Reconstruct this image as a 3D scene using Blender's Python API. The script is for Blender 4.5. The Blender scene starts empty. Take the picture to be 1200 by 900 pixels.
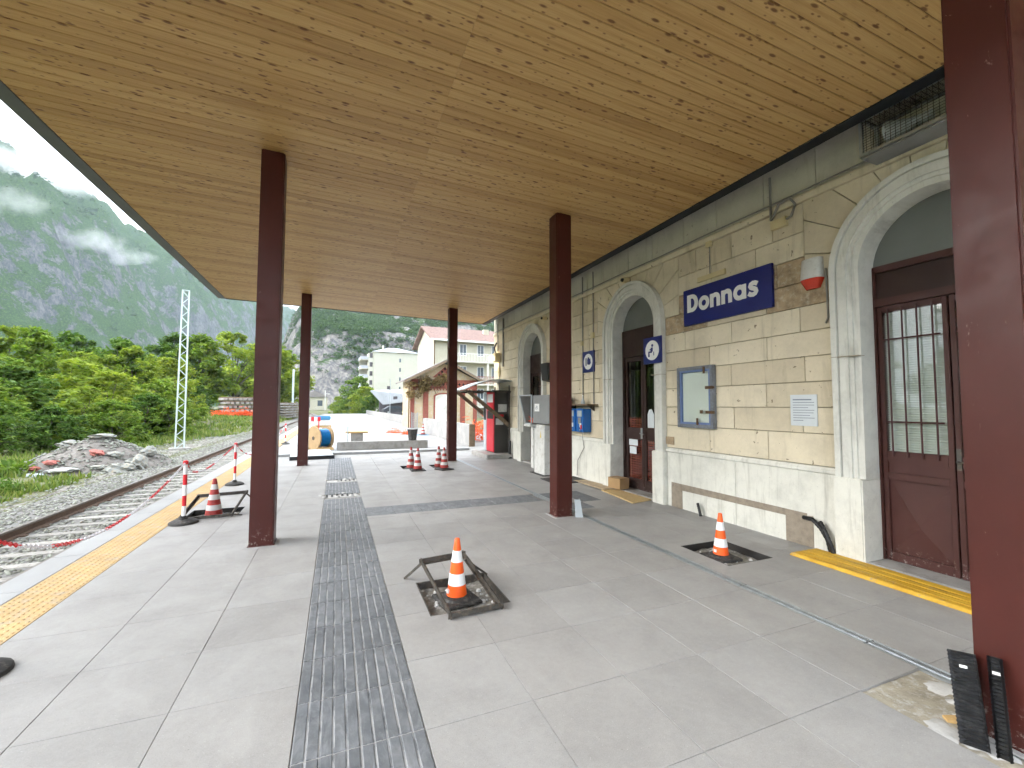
import bpy, bmesh, math, random
import numpy as np
from mathutils import Vector, Matrix
random.seed(11); RNG = np.random.default_rng(7)
SC = bpy.context.scene; COL = SC.collection
R = math.radians

# ------------------------------------------------------------------ camera
CAMZ = 1.6
def make_camera():
    yaw, pitch, roll = R(22.093), R(2.945), R(0.1587)
    fw = Vector((math.sin(yaw)*math.cos(pitch), math.cos(yaw)*math.cos(pitch), math.sin(pitch)))
    rt = Vector((math.cos(yaw), -math.sin(yaw), 0)); up = rt.cross(fw)
    r2 = math.cos(roll)*rt + math.sin(roll)*up; u2 = -math.sin(roll)*rt + math.cos(roll)*up
    cd = bpy.data.cameras.new('camera'); cd.sensor_width = 36; cd.lens = 506.37/1200*36
    cd.clip_start = .05; cd.clip_end = 12000
    co = bpy.data.objects.new('camera', cd); COL.objects.link(co)
    m = Matrix((r2, u2, -fw)).transposed().to_4x4(); m.translation = (0, 0, CAMZ)
    co.matrix_world = m; SC.camera = co
make_camera()

# ------------------------------------------------------------------ light: bright overcast
SUN_EL, SUN_AZ = R(25), R(-80)          # azimuth measured from +Y towards +X
def make_light():
    w = bpy.data.worlds.new('World'); SC.world = w; w.use_nodes = True
    nt = w.node_tree; nt.nodes.clear()
    out = nt.nodes.new('ShaderNodeOutputWorld'); bg = nt.nodes.new('ShaderNodeBackground')
    sky = nt.nodes.new('ShaderNodeTexSky'); sky.sky_type = 'NISHITA'; sky.sun_disc = False
    sky.sun_elevation = SUN_EL; sky.sun_rotation = SUN_AZ
    sky.air_density = 1.0; sky.dust_density = 4.0; sky.ozone_density = 1.0
    hs = nt.nodes.new('ShaderNodeHueSaturation'); hs.inputs['Saturation'].default_value = .16
    mix = nt.nodes.new('ShaderNodeMix'); mix.data_type = 'RGBA'; mix.inputs[0].default_value = .75
    mix.inputs[7].default_value = (9.2, 9.6, 10.2, 1)       # even white cloud layer
    nt.links.new(sky.outputs[0], hs.inputs['Color']); nt.links.new(hs.outputs[0], mix.inputs[6])
    nt.links.new(mix.outputs[2], bg.inputs[0]); bg.inputs[1].default_value = .15
    nt.links.new(bg.outputs[0], out.inputs[0])
    sd = bpy.data.lights.new('sun', 'SUN'); sd.energy = 2.0; sd.angle = R(40); sd.color = (1, .97, .93)
    so = bpy.data.objects.new('sun', sd); COL.objects.link(so)
    d = Vector((math.sin(SUN_AZ)*math.cos(SUN_EL), math.cos(SUN_AZ)*math.cos(SUN_EL), math.sin(SUN_EL)))
    so.rotation_euler = d.to_track_quat('Z', 'Y').to_euler(); so.location = d*60
make_light()
SC.view_settings.view_transform = 'Standard'; SC.view_settings.look = 'None'
SC.view_settings.gamma = 1; SC.view_settings.use_curve_mapping = False
SC.view_settings.exposure = 1.74
try:
    SC.cycles.use_denoising = True; SC.cycles.denoiser = 'OPENIMAGEDENOISE'
    SC.cycles.use_adaptive_sampling = True; SC.cycles.adaptive_threshold = .04; SC.cycles.adaptive_min_samples = 12
    SC.cycles.max_bounces = 8; SC.cycles.diffuse_bounces = 3; SC.cycles.glossy_bounces = 2; SC.cycles.volume_bounces = 2
    SC.cycles.transparent_max_bounces = 12; SC.cycles.caustics_reflective = False; SC.cycles.caustics_refractive = False
except Exception: pass

# ------------------------------------------------------------------ helpers
def tag(o, label=None, cat=None, group=None, kind=None):
    if label: o['label'] = label
    if cat: o['category'] = cat
    if group: o['group'] = group
    if kind: o['kind'] = kind
    return o
def empty(name, loc=(0,0,0), rz=0, label=None, cat=None, group=None):
    o = bpy.data.objects.new(name, None); COL.objects.link(o); o.location = loc; o.rotation_euler = (0,0,rz)
    o.empty_display_size = .1
    return tag(o, label, cat, group)
def link(name, me, parent=None, loc=(0,0,0), rot=None):
    o = bpy.data.objects.new(name, me); COL.objects.link(o); o.location = loc
    if rot: o.rotation_euler = rot
    if parent: o.parent = parent
    return o
def copy_tree(o, parent=None):
    c = o.copy(); COL.objects.link(c); c.parent = parent
    for ch in list(o.children): copy_tree(ch, c)
    return c
class MB:
    def __init__(s): s.v = []; s.f = []; s.m = []
    def add(s, vs, fs, m=0):
        b = len(s.v); s.v += [tuple(p) for p in vs]; s.f += [tuple(b+i for i in f) for f in fs]; s.m += [m]*len(fs); return s
    def hexa(s, p, m=0):
        return s.add(p, [(0,3,2,1),(4,5,6,7),(0,1,5,4),(1,2,6,5),(2,3,7,6),(3,0,4,7)], m)
    def box(s, x0,y0,z0,x1,y1,z1, m=0):
        return s.hexa([(x0,y0,z0),(x1,y0,z0),(x1,y1,z0),(x0,y1,z0),(x0,y0,z1),(x1,y0,z1),(x1,y1,z1),(x0,y1,z1)], m)
    def slab(s, x0,y0,z0,x1,y1,z1,c, m=0):       # box with a chamfered top rim
        vs = [(x0,y0,z0),(x1,y0,z0),(x1,y1,z0),(x0,y1,z0),(x0,y0,z1-c),(x1,y0,z1-c),(x1,y1,z1-c),(x0,y1,z1-c),
              (x0+c,y0+c,z1),(x1-c,y0+c,z1),(x1-c,y1-c,z1),(x0+c,y1-c,z1)]
        return s.add(vs, [(0,3,2,1),(0,1,5,4),(1,2,6,5),(2,3,7,6),(3,0,4,7),(4,5,9,8),(5,6,10,9),(6,7,11,10),(7,4,8,11),(8,9,10,11)], m)
    def prism(s, pts, d, m=0):
        n = len(pts); q = [(p[0]+d[0],p[1]+d[1],p[2]+d[2]) for p in pts]
        return s.add(list(pts)+q, [tuple(range(n))[::-1], tuple(range(n,2*n))]+[(i,(i+1)%n,n+(i+1)%n,n+i) for i in range(n)], m)
    def tube(s, pts, r, n=8, m=0, cap=True):
        pts = [Vector(p) for p in pts]; rs = r if isinstance(r,(list,tuple)) else [r]*len(pts)
        rings = []; ref = None
        for i,p in enumerate(pts):
            t = (pts[min(i+1,len(pts)-1)]-pts[max(i-1,0)]).normalized()
            if ref is None: ref = Vector((0,0,1)) if abs(t.z)<.9 else Vector((1,0,0))
            a = t.cross(ref); 
            if a.length<1e-4: a = t.cross(Vector((0,1,0)))
            a.normalize(); b = t.cross(a); ref = b.cross(t)*1.0 if False else ref
            rings.append([p+rs[i]*(math.cos(2*math.pi*k/n)*a+math.sin(2*math.pi*k/n)*b) for k in range(n)])
        vs = [q for rg in rings for q in rg]; fs = []
        for i in range(len(pts)-1):
            for k in range(n): fs.append((i*n+k, i*n+(k+1)%n, (i+1)*n+(k+1)%n, (i+1)*n+k))
        if cap: fs += [tuple(range(n))[::-1], tuple((len(pts)-1)*n+k for k in range(n))]
        return s.add(vs, fs, m)
    def bar(s, a, b, w, h=None, m=0):            # square bar from a to b
        a=Vector(a); b=Vector(b); t=(b-a).normalized(); up=Vector((0,0,1)) if abs(t.z)<.95 else Vector((0,1,0))
        sd=t.cross(up).normalized()*(w/2); u=sd.cross(t).normalized()*((h or w)/2)
        return s.hexa([a-sd-u,a+sd-u,b+sd-u,b-sd-u,a-sd+u,a+sd+u,b+sd+u,b-sd+u], m)
    def lathe(s, prof, n=20, c=(0,0,0), m=0, ms=None):
        vs=[]; fs=[]; mm=[]
        for r,z in prof:
            for k in range(n): vs.append((c[0]+r*math.cos(2*math.pi*k/n), c[1]+r*math.sin(2*math.pi*k/n), c[2]+z))
        b=len(s.v); s.v+=vs
        for i in range(len(prof)-1):
            for k in range(n):
                s.f.append((b+i*n+k,b+i*n+(k+1)%n,b+(i+1)*n+(k+1)%n,b+(i+1)*n+k)); s.m.append(ms[i] if ms else m)
        s.f.append(tuple(b+k for k in range(n))[::-1]); s.m.append(ms[0] if ms else m)
        s.f.append(tuple(b+(len(prof)-1)*n+k for k in range(n))); s.m.append(ms[-1] if ms else m)
        return s
    def mesh(s, name, mats, smooth=False, bevel=0, ang=40):
        me = bpy.data.meshes.new(name); bm = bmesh.new()
        vs=[bm.verts.new(p) for p in s.v]
        for f,mi in zip(s.f,s.m):
            try: fc=bm.faces.new([vs[i] for i in f]); fc.material_index=mi
            except ValueError: pass
        bmesh.ops.recalc_face_normals(bm, faces=bm.faces)
        if bevel:
            es=[e for e in bm.edges if len(e.link_faces)==2 and e.calc_face_angle(0)>.5]
            bmesh.ops.bevel(bm, geom=es, offset=bevel, segments=2, affect='EDGES', clamp_overlap=True)
        bm.to_mesh(me); bm.free()
        for mt in (mats if isinstance(mats,(list,tuple)) else [mats]): me.materials.append(mt)
        if smooth:
            me.polygons.foreach_set('use_smooth',[True]*len(me.polygons))
            try: me.set_sharp_from_angle(angle=R(ang))
            except Exception: pass
        return me
    def build(s, name, mats, parent=None, loc=(0,0,0), rot=None, smooth=False, bevel=0):
        return link(name, s.mesh(name, mats, smooth, bevel), parent, loc, rot)
def np_mesh(name, V, F, mats, smooth=False, mi=None):
    V=np.asarray(V,dtype=np.float32); F=np.asarray(F,dtype=np.int32); k=F.shape[1]
    me=bpy.data.meshes.new(name); me.vertices.add(len(V)); me.vertices.foreach_set('co',V.ravel())
    me.loops.add(F.size); me.loops.foreach_set('vertex_index',F.ravel())
    me.polygons.add(len(F)); me.polygons.foreach_set('loop_start',np.arange(0,F.size,k,dtype=np.int32))
    try: me.polygons.foreach_set('loop_total',np.full(len(F),k,dtype=np.int32))
    except Exception: pass
    if mi is not None: me.polygons.foreach_set('material_index',np.asarray(mi,dtype=np.int32))
    if smooth: me.polygons.foreach_set('use_smooth',np.ones(len(F),dtype=bool))
    for mt in (mats if isinstance(mats,(list,tuple)) else [mats]): me.materials.append(mt)
    me.update(calc_edges=True); me.validate(); return me
# numpy value noise
def _h(ix,iy,seed):
    n=(ix.astype(np.int64)*374761393+iy.astype(np.int64)*668265263+seed*1442695)&0x7fffffff
    n=((n^(n>>13))*1274126177)&0x7fffffff
    return ((n^(n>>16))&0xffff)/65535.0
def vnoise(x,y,seed=0):
    x=np.asarray(x,float); y=np.asarray(y,float)
    ix=np.floor(x); iy=np.floor(y); fx=x-ix; fy=y-iy; fx=fx*fx*(3-2*fx); fy=fy*fy*(3-2*fy)
    a=_h(ix,iy,seed); b=_h(ix+1,iy,seed); c=_h(ix,iy+1,seed); d=_h(ix+1,iy+1,seed)
    return (a*(1-fx)+b*fx)*(1-fy)+(c*(1-fx)+d*fx)*fy
def fbm(x,y,o=5,seed=0,g=.5):
    t=0; a=1; s=0
    for i in range(o): t=t+a*vnoise(x*2**i+17*i,y*2**i-9*i,seed+i); s+=a; a*=g
    return t/s
def ridged(x,y,o=5,seed=0):
    t=0; a=1; s=0
    for i in range(o): t=t+a*(1-np.abs(2*vnoise(x*2**i+7*i,y*2**i+3*i,seed+i)-1)); s+=a; a*=.5
    return t/s
def sstep(a,b,x): t=np.clip((np.asarray(x,float)-a)/(b-a),0,1); return t*t*(3-2*t)

# ------------------------------------------------------------------ materials
class NT:
    def __init__(s,name):
        s.m=bpy.data.materials.new(name); s.m.use_nodes=True; s.t=s.m.node_tree; s.t.nodes.clear()
        s.out=s.t.nodes.new('ShaderNodeOutputMaterial'); s.b=s.t.nodes.new('ShaderNodeBsdfPrincipled'); s.t.links.new(s.b.outputs[0],s.out.inputs[0])
        s._pos=None
    def n(s,ty,**kw):
        nd=s.t.nodes.new(ty)
        for k,v in kw.items(): setattr(nd,k,v)
        return nd
    def l(s,a,b): s.t.links.new(a,b)
    def pos(s,scale=(1,1,1),obj=False,off=True):
        g=s.n('ShaderNodeTexCoord').outputs['Object'] if obj else s.n('ShaderNodeNewGeometry').outputs['Position']
        mp=s.n('ShaderNodeMapping'); mp.inputs['Scale'].default_value=scale; s.l(g,mp.inputs[0])
        if obj and off:
            oi=s.n('ShaderNodeObjectInfo'); ma=s.math('MULTIPLY',oi.outputs['Random'],37.0); cx=s.n('ShaderNodeCombineXYZ')
            for i in range(3): s.l(ma,cx.inputs[i])
            s.l(cx.outputs[0],mp.inputs['Location'])
        return mp.outputs[0]
    def noise(s,scale,detail=4,rough=.55,vec=None,dist=0):
        nd=s.n('ShaderNodeTexNoise'); nd.inputs['Scale'].default_value=scale; nd.inputs['Detail'].default_value=min(detail,5)
        nd.inputs['Roughness'].default_value=rough; nd.inputs['Distortion'].default_value=dist
        s.l(vec if vec is not None else s.pos(),nd.inputs['Vector']); return nd.outputs[0]
    def voro(s,scale,vec=None,feature='F1'):
        nd=s.n('ShaderNodeTexVoronoi',feature=feature); nd.inputs['Scale'].default_value=scale
        s.l(vec if vec is not None else s.pos(),nd.inputs['Vector']); return nd.outputs[0]
    def ramp(s,fac,stops,interp='LINEAR'):
        nd=s.n('ShaderNodeValToRGB'); cr=nd.color_ramp; cr.interpolation=interp
        while len(cr.elements)<len(stops): cr.elements.new(.5)
        for e,(p,c) in zip(cr.elements,stops):
            e.position=p; e.color=(c,c,c,1) if isinstance(c,(int,float)) else (*c,1)
        s.l(fac,nd.inputs[0]); return nd.outputs[0]
    def mix(s,fac,a,b,mode='MIX'):
        nd=s.n('ShaderNodeMix',data_type='RGBA',blend_type=mode)
        for i,x in ((0,fac),(6,a),(7,b)):
            if isinstance(x,(int,float)): nd.inputs[i].default_value=x if i==0 else (x,x,x,1)
            elif isinstance(x,tuple): nd.inputs[i].default_value=(*x,1)
            else: s.l(x,nd.inputs[i])
        return nd.outputs[2]
    def math(s,op,a,b=0.0):
        nd=s.n('ShaderNodeMath',operation=op)
        for i,x in ((0,a),(1,b)):
            if isinstance(x,(int,float)): nd.inputs[i].default_value=x
            else: s.l(x,nd.inputs[i])
        return nd.outputs[0]
    def rnd(s): return s.n('ShaderNodeObjectInfo').outputs['Random']
    def bump(s,h,strength=.3,dist=.02):
        nd=s.n('ShaderNodeBump'); nd.inputs['Strength'].default_value=strength; nd.inputs['Distance'].default_value=dist
        s.l(h,nd.inputs['Height']); s.l(nd.outputs[0],s.b.inputs['Normal'])
    def done(s,col=None,rough=.7,metal=0,spec=.5):
        if col is not None:
            if isinstance(col,tuple): s.b.inputs['Base Color'].default_value=(*col,1)
            else: s.l(col,s.b.inputs['Base Color'])
        if isinstance(rough,(int,float)): s.b.inputs['Roughness'].default_value=rough
        else: s.l(rough,s.b.inputs['Roughness'])
        s.b.inputs['Metallic'].default_value=metal; s.b.inputs['Specular IOR Level'].default_value=spec
        return s.m
def sc(c,k): return tuple(min(1,x*k) for x in c)
def simple(name,c,rough=.6,var=.25,scale=3,bump=.15,bs=30,metal=0,spec=.4,dirt=None,rvar=0):
    s=NT(name); nz=s.noise(scale,6,.6); col=s.ramp(nz,[(.25,sc(c,1-var)),(.5,c),(.75,sc(c,1+var*.7))])
    if dirt: col=s.mix(s.ramp(s.noise(scale*2.3,8,.7),[(.5,0.),(.68,.85)]),col,dirt)
    if rvar:
        r=s.rnd(); col=s.mix(1.0,col,s.ramp(r,[(0,1-rvar),(1,1+0*rvar)]),'MULTIPLY')
    if bump: s.bump(s.noise(bs,5,.6),bump,.01)
    return s.done(col,rough,metal,spec)
M={}
def m_floor():
    s=NT('floor_tile'); P=s.pos()
    big=s.noise(2.0,5,.65,P,.3); fine=s.noise(160,3,.7,P)
    col=s.ramp(big,[(.28,(.335,.331,.324)),(.5,(.375,.371,.363)),(.72,(.405,.40,.392))])
    col=s.mix(.6,col,s.ramp(fine,[(.3,.70),(.7,1.)]),'MULTIPLY'); md=s.noise(28,5,.7,P); col=s.mix(.5,col,s.ramp(md,[(.3,.80),(.7,1.)]),'MULTIPLY')
    sm=s.noise(1.7,7,.62,s.pos((1,.7,1)),1.2)                       # cement haze wiped over the tiles
    col=s.mix(s.math('MULTIPLY',s.ramp(sm,[(.54,0.),(.70,1.)]),.16),col,(.50,.50,.495))
    dk=s.noise(2.6,6,.65,P,1.0); col=s.mix(s.math('MULTIPLY',s.ramp(dk,[(.60,0.),(.74,1.)]),.16),col,(.28,.265,.245))
    sp=s.voro(9,P); col=s.mix(s.ramp(sp,[(.018,.5),(.04,0.)]),col,(.12,.115,.11))
    rv=s.rnd(); col=s.mix(1.0,col,s.ramp(rv,[(0,(.90,.895,.89)),(.5,(.97,.96,.95)),(1,(1.,1.,1.))]),'MULTIPLY'); gr=s.voro(34,P); col=s.mix(s.ramp(gr,[(.05,.45),(.10,0.)]),col,(.55,.55,.54)); g2=s.voro(21,s.pos((1,1.13,1))); col=s.mix(s.ramp(g2,[(.03,.5),(.07,0.)]),col,(.17,.165,.155))
    s.bump(s.mix(.5,fine,s.noise(420,2,.5,P)),.12,.004)
    return s.done(col,s.ramp(big,[(.3,.62),(.7,.48)]),0,.35)
def m_tactile():
    s=NT('tactile_grey'); P=s.pos()
    n=s.noise(7,6,.65,P); col=s.ramp(n,[(.3,(.098,.108,.12)),(.5,(.138,.149,.162)),(.7,(.19,.20,.214))])
    g=s.noise(5,7,.7,s.pos((3,1,1)),1.5); col=s.mix(s.math('MULTIPLY',s.ramp(g,[(.47,0.),(.66,1.)]),.35),col,(.34,.35,.36))
    r=s.rnd(); col=s.mix(1.0,col,s.ramp(r,[(0,.75),(1,1.)]),'MULTIPLY')
    # cement left in the grooves
    z=s.n('ShaderNodeSeparateXYZ'); s.l(P,z.inputs[0])
    low=s.math('LESS_THAN',z.outputs[2],-.0012); gm=s.ramp(s.noise(6,5,.7,s.pos((9,.8,1))),[(.42,0.),(.56,1.)])
    col=s.mix(s.math('MULTIPLY',low,gm),col,(.40,.405,.41))
    s.bump(s.noise(120,3,.6,P),.15,.004); return s.done(col,.55,0,.35)
def m_wood():
    s=NT('larch_boards'); P=s.pos(obj=True)
    st=s.noise(1.0,6,.62,s.pos((1.1,34,1),True),.6); fine=s.noise(1.0,4,.7,s.pos((4,260,1),True),.3)
    base=s.ramp(st,[(.22,(.36,.198,.062)),(.42,(.50,.308,.115)),(.6,(.57,.37,.152)),(.8,(.43,.248,.088))])
    base=s.mix(.35,base,s.ramp(fine,[(.3,.62),(.65,1.)]),'MULTIPLY')
    r=s.rnd(); base=s.mix(1.0,base,s.ramp(r,[(0,(.78,.72,.64)),(.3,(.92,.89,.85)),(.7,(1.,1.,1.)),(1,(1.,1.,1.))]),'MULTIPLY')
    for scv,th,amt in (((4.6,13,1),.21,.9),((2.0,7.5,1),.10,.95),((9,19,1),.19,.75)):
        k=s.voro(1.0,s.pos(scv,True)); base=s.mix(s.math('MULTIPLY',s.ramp(k,[(th*.55,1.),(th,0.)]),amt),base,(.15,.062,.022))
    s.bump(s.mix(.5,st,fine),.15,.004); return s.done(base,.5,0,.35)
def m_block(name,c,chips):
    s=NT(name); P=s.pos(); n=s.noise(2.2,7,.62,P)
    col=s.ramp(n,[(.3,sc(c,.86)),(.5,c),(.7,sc(c,1.07))]); col=s.mix(.25,col,s.ramp(s.noise(24,5,.7,P),[(.3,.72),(.65,1.)]),'MULTIPLY')
    st=s.noise(1.0,6,.65,s.pos((1,5,.6)),.6); col=s.mix(s.math('MULTIPLY',s.ramp(st,[(.56,0.),(.72,1.)]),.5),col,(.36,.31,.215))
    ch=s.noise(11,5,.6,P,.4); col=s.mix(s.ramp(ch,[(.665,0.),(.69,chips)]),col,(.20,.155,.10))
    r=s.rnd(); col=s.mix(1.0,col,s.ramp(r,[(0,(.82,.80,.77)),(.4,(.95,.94,.92)),(1,(1.,1.,1.))]),'MULTIPLY')
    s.bump(s.mix(.4,s.noise(55,5,.65,P),ch),.35,.006); return s.done(col,.85,0,.2)
def m_plinth(name,c):
    s=NT(name); P=s.pos(); n=s.noise(3.5,7,.72,P,.15)
    col=s.ramp(n,[(.25,sc(c,.80)),(.5,c),(.72,sc(c,1.08))])
    st=s.noise(1.0,6,.7,s.pos((1,9,1.1)),.5); col=s.mix(s.math('MULTIPLY',s.ramp(st,[(.52,0.),(.72,1.)]),.5),col,(.30,.285,.24))
    pk=s.noise(30,5,.7,P); col=s.mix(s.ramp(pk,[(.66,0.),(.72,.6)]),col,(.22,.20,.165))
    s.bump(s.mix(.5,pk,n),.4,.008); return s.done(col,.85,0,.2)
def m_paint(name,c,wear,rough=.38,amt=.05):
    s=NT(name); P=s.pos(); n=s.noise(1.5,5,.6,P); col=s.ramp(n,[(.3,sc(c,.86)),(.7,sc(c,1.12))])
    sv=s.noise(1.0,6,.72,s.pos((14,14,5)),2.0); col=s.mix(s.ramp(sv,[(.70-amt,0.),(.74-amt,.8)]),col,wear)
    z=s.n('ShaderNodeSeparateXYZ'); s.l(P,z.inputs[0]); sp=s.ramp(s.noise(26,5,.75,P),[(.56,0.),(.64,.8)]); col=s.mix(s.math('MULTIPLY',sp,s.ramp(z.outputs[2],[(.02,1.),(.22,0.)])),col,(.38,.34,.31))
    s.bump(s.noise(60,3,.5,P),.05,.004); return s.done(col,s.ramp(s.noise(5,5,.6,P),[(.3,rough*.9),(.7,rough*1.4)]),0,.28)
def m_leaf(name,a,b,c,tr=.35):
    s=NT(name); g=s.n('ShaderNodeNewGeometry'); isl=g.outputs['Random Per Island']
    col=s.ramp(isl,[(0,a),(.5,b),(1,c)]); big=s.noise(.35,3,.5); col=s.mix(1.0,col,s.ramp(big,[(.3,(.72,.78,.75)),(.7,(1.,1.,1.))]),'MULTIPLY')
    r=s.rnd(); col=s.mix(1.0,col,s.ramp(r,[(0,(.72,.80,.78)),(.5,(.95,1.,.9)),(1,(1.,1.,1.))]),'MULTIPLY')
    s.done(col,.6,0,.25)
    t=s.n('ShaderNodeBsdfTranslucent'); s.l(s.mix(1.0,col,(1.,1.,.55),'MULTIPLY'),t.inputs[0]); mx=s.n('ShaderNodeMixShader'); mx.inputs[0].default_value=tr
    s.l(s.b.outputs[0],mx.inputs[1]); s.l(t.outputs[0],mx.inputs[2]); s.l(mx.outputs[0],s.out.inputs[0]); return s.m
def m_glass():
    s=NT('window_glass'); tr=s.n('ShaderNodeBsdfTransparent'); tr.inputs[0].default_value=(.94,.96,.95,1)
    gl=s.n('ShaderNodeBsdfGlossy'); gl.inputs['Roughness'].default_value=.03; gl.inputs[0].default_value=(.9,.9,.9,1)
    fr=s.n('ShaderNodeFresnel'); fr.inputs[0].default_value=1.35; mx=s.n('ShaderNodeMixShader')
    bf=s.n('ShaderNodeNewGeometry').outputs['Backfacing']; s.l(s.math('MULTIPLY',s.math('ADD',fr.outputs[0],.04),s.math('SUBTRACT',1.0,bf)),mx.inputs[0]); s.l(tr.outputs[0],mx.inputs[1]); s.l(gl.outputs[0],mx.inputs[2]); s.l(mx.outputs[0],s.out.inputs[0]); return s.m
def m_rock(name,rock1,rock2,green1,green2,sc_,vegbias,slope=(.35,.75)):
    s=NT(name); P=s.pos(); g=s.n('ShaderNodeNewGeometry'); z=s.n('ShaderNodeSeparateXYZ'); s.l(g.outputs['Normal'],z.inputs[0])
    cr=s.mix(.5,s.noise(sc_*2.2,5,.7,s.pos((1,1,.4)),.8),s.noise(sc_*9,5,.7,s.pos((1,1,.35)),.5)); rock=s.ramp(cr,[(.3,sc(rock1,.45)),(.45,rock1),(.6,rock2),(.75,sc(rock2,1.25))])
    gv=s.noise(sc_*14,8,.75,P); gr=s.ramp(gv,[(.32,sc(green1,.45)),(.5,green1),(.68,green2)])
    vg=s.math('ADD',s.ramp(z.outputs[2],[(slope[0],0.),(slope[1],1.)]),s.math('MULTIPLY',s.math('SUBTRACT',s.mix(.4,s.noise(sc_*1.1,5,.65,P,.6),s.noise(sc_*5,5,.7,P,.4)),.5+vegbias),4.5))
    col=s.mix(s.ramp(vg,[(.35,0.),(.6,1.)]),rock,gr); s.bump(s.mix(.6,cr,gv),1.0,1.2/sc_*.06)
    return s.done(col,.95,0,.1)
def m_worn():
    s=NT('yellow_board'); P=s.pos(); n=s.noise(5,5,.6,P); col=s.ramp(n,[(.3,(.50,.28,.02)),(.7,(.66,.41,.045))])
    st=s.noise(1.0,5,.7,s.pos((26,1.6,26)),.6); col=s.mix(s.ramp(st,[(.55,0.),(.66,.75)]),col,(.20,.14,.05))
    w=s.noise(9,5,.75,P); col=s.mix(s.ramp(w,[(.60,0.),(.66,.8)]),col,(.36,.27,.15)); s.bump(st,.3,.006); return s.done(col,.6,0,.3)
def m_emit(name,c,k):
    s=NT(name); s.b.inputs['Emission Color'].default_value=(*c,1); s.b.inputs['Emission Strength'].default_value=k; return s.done(c,.5)
def make_materials():
    M['floor']=m_floor(); M['tactile']=m_tactile(); M['wood']=m_wood()
    M['yellow_tile']=simple('tactile_yellow',(.50,.345,.155),.7,.16,4,.1,60,rvar=.1,dirt=(.42,.36,.27))
    M['coping']=simple('coping',(.34,.345,.347),.75,.1,2,.1,80,rvar=.08)
    M['grout']=simple('grout',(.24,.235,.225),.9,.2,6)
    M['grout_light']=simple('grout_light',(.36,.355,.345),.9,.2,6)
    M['concrete']=simple('concrete',(.34,.33,.31),.9,.25,2.5,.3,40,dirt=(.22,.205,.18))
    M['pale_concrete']=simple('pale_concrete',(.29,.287,.28),.85,.14,1.2,.2,40,dirt=(.40,.385,.36))
    M['mortar']=simple('mortar',(.36,.33,.26),.95,.3,8,.6,60,dirt=(.56,.55,.53))
    M['cement_white']=simple('cement_white',(.52,.52,.51),.95,.15,12,.5,50)
    M['rubble']=simple('rubble',(.20,.19,.165),.95,.5,9,.9,40,dirt=(.48,.47,.45))
    M['column']=m_paint('red_brown_paint',(.066,.0145,.0105),(.24,.16,.14),.36,.03)
    M['fascia']=simple('dark_fascia',(.018,.022,.028),.55,.2,3,.05,30)
    M['fascia_grey']=simple('grey_fascia',(.10,.105,.11),.45,.15,3,.05,30,metal=.3)
    M['roof']=simple('roof_deck',(.25,.25,.26),.6,.1,3)
    M['block']=m_block('cream_block',(.73,.65,.495),.9); M['block_bare']=simple('bare_stone',(.40,.30,.19),.95,.5,7,.9,26,dirt=(.56,.49,.37))
    M['block_up']=m_block('grey_block',(.60,.57,.48),.4)
    M['joint']=simple('wall_joint',(.38,.33,.245),.95,.35,9,.4,40)
    M['plinth']=m_plinth('plinth_render',(.68,.67,.60)); M['surround']=m_plinth('surround_stone',(.64,.635,.58))
    M['bare_render']=simple('bare_render',(.29,.245,.19),.95,.25,14,.6,60)
    M['tymp']=simple('grey_panel',(.155,.165,.15),.7,.15,1.5,.1,30)
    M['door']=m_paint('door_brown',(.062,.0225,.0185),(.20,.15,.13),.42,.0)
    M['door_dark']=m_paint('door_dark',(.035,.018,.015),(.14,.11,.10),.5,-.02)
    M['iron']=simple('dark_red_iron',(.05,.014,.014),.5,.2,8)
    M['glass']=m_glass(); M['blind']=simple('blind',(.66,.68,.64),.6,.06,3)
    M['room']=simple('room',(.10,.095,.085),.9,.2,1)
    M['sign_blue']=simple('sign_blue',(.009,.016,.15),.32,.12,2,.02,30,spec=.5)
    M['white']=simple('white_paint',(.78,.78,.76),.5,.06,4,.03)
    M['offwhite']=simple('off_white',(.60,.60,.57),.6,.12,4,.08,dirt=(.42,.40,.36))
    M['paper']=simple('paper',(.62,.66,.68),.8,.08,3,.05)
    M['print']=simple('print',(.16,.19,.24),.8,.1,3,0)
    M['steel']=simple('galvanised',(.42,.45,.47),.42,.25,18,.1,40,metal=.85)
    M['steel_dark']=simple('dark_steel',(.085,.078,.07),.55,.4,9,.25,40,metal=.6,dirt=(.20,.16,.12))
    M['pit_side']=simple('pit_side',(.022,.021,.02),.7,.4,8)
    M['mast']=simple('mast_steel',(.55,.62,.62),.5,.12,3,.05,30,metal=.25)
    M['black']=simple('black_plastic',(.014,.014,.015),.5,.3,8,.1)
    M['black_dusty']=simple('black_dusty',(.016,.017,.019),.5,.3,12,.1,40,dirt=(.045,.045,.045))
    M['rubber']=simple('rubber',(.035,.034,.033),.75,.35,14,.2,40,dirt=(.12,.11,.10))
    M['orange']=simple('cone_orange',(.88,.115,.012),.45,.06,4,.03); M['reflect']=simple('cone_white',(.80,.80,.80),.4,.04,6,.03)
    M['cone_red']=simple('cone_dark_red',(.36,.035,.03),.5,.2,9,.05,dirt=(.20,.04,.03)); M['cone_grey']=simple('cone_grey',(.56,.54,.52),.5,.15,9,.05)
    M['red']=simple('red_plastic',(.62,.02,.03),.4,.08,5,.03); M['chain_white']=simple('chain_white',(.72,.70,.74),.45,.06,5,.03)
    M['rail']=simple('rail_rust',(.115,.07,.045),.7,.3,20,.3,60,metal=.2); M['rail_head']=simple('rail_head',(.17,.145,.125),.42,.25,12,.1,40,metal=.75)
    M['sleeper']=simple('sleeper',(.37,.355,.325),.9,.25,6,.4,40,rvar=.3,dirt=(.20,.18,.155))
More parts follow.
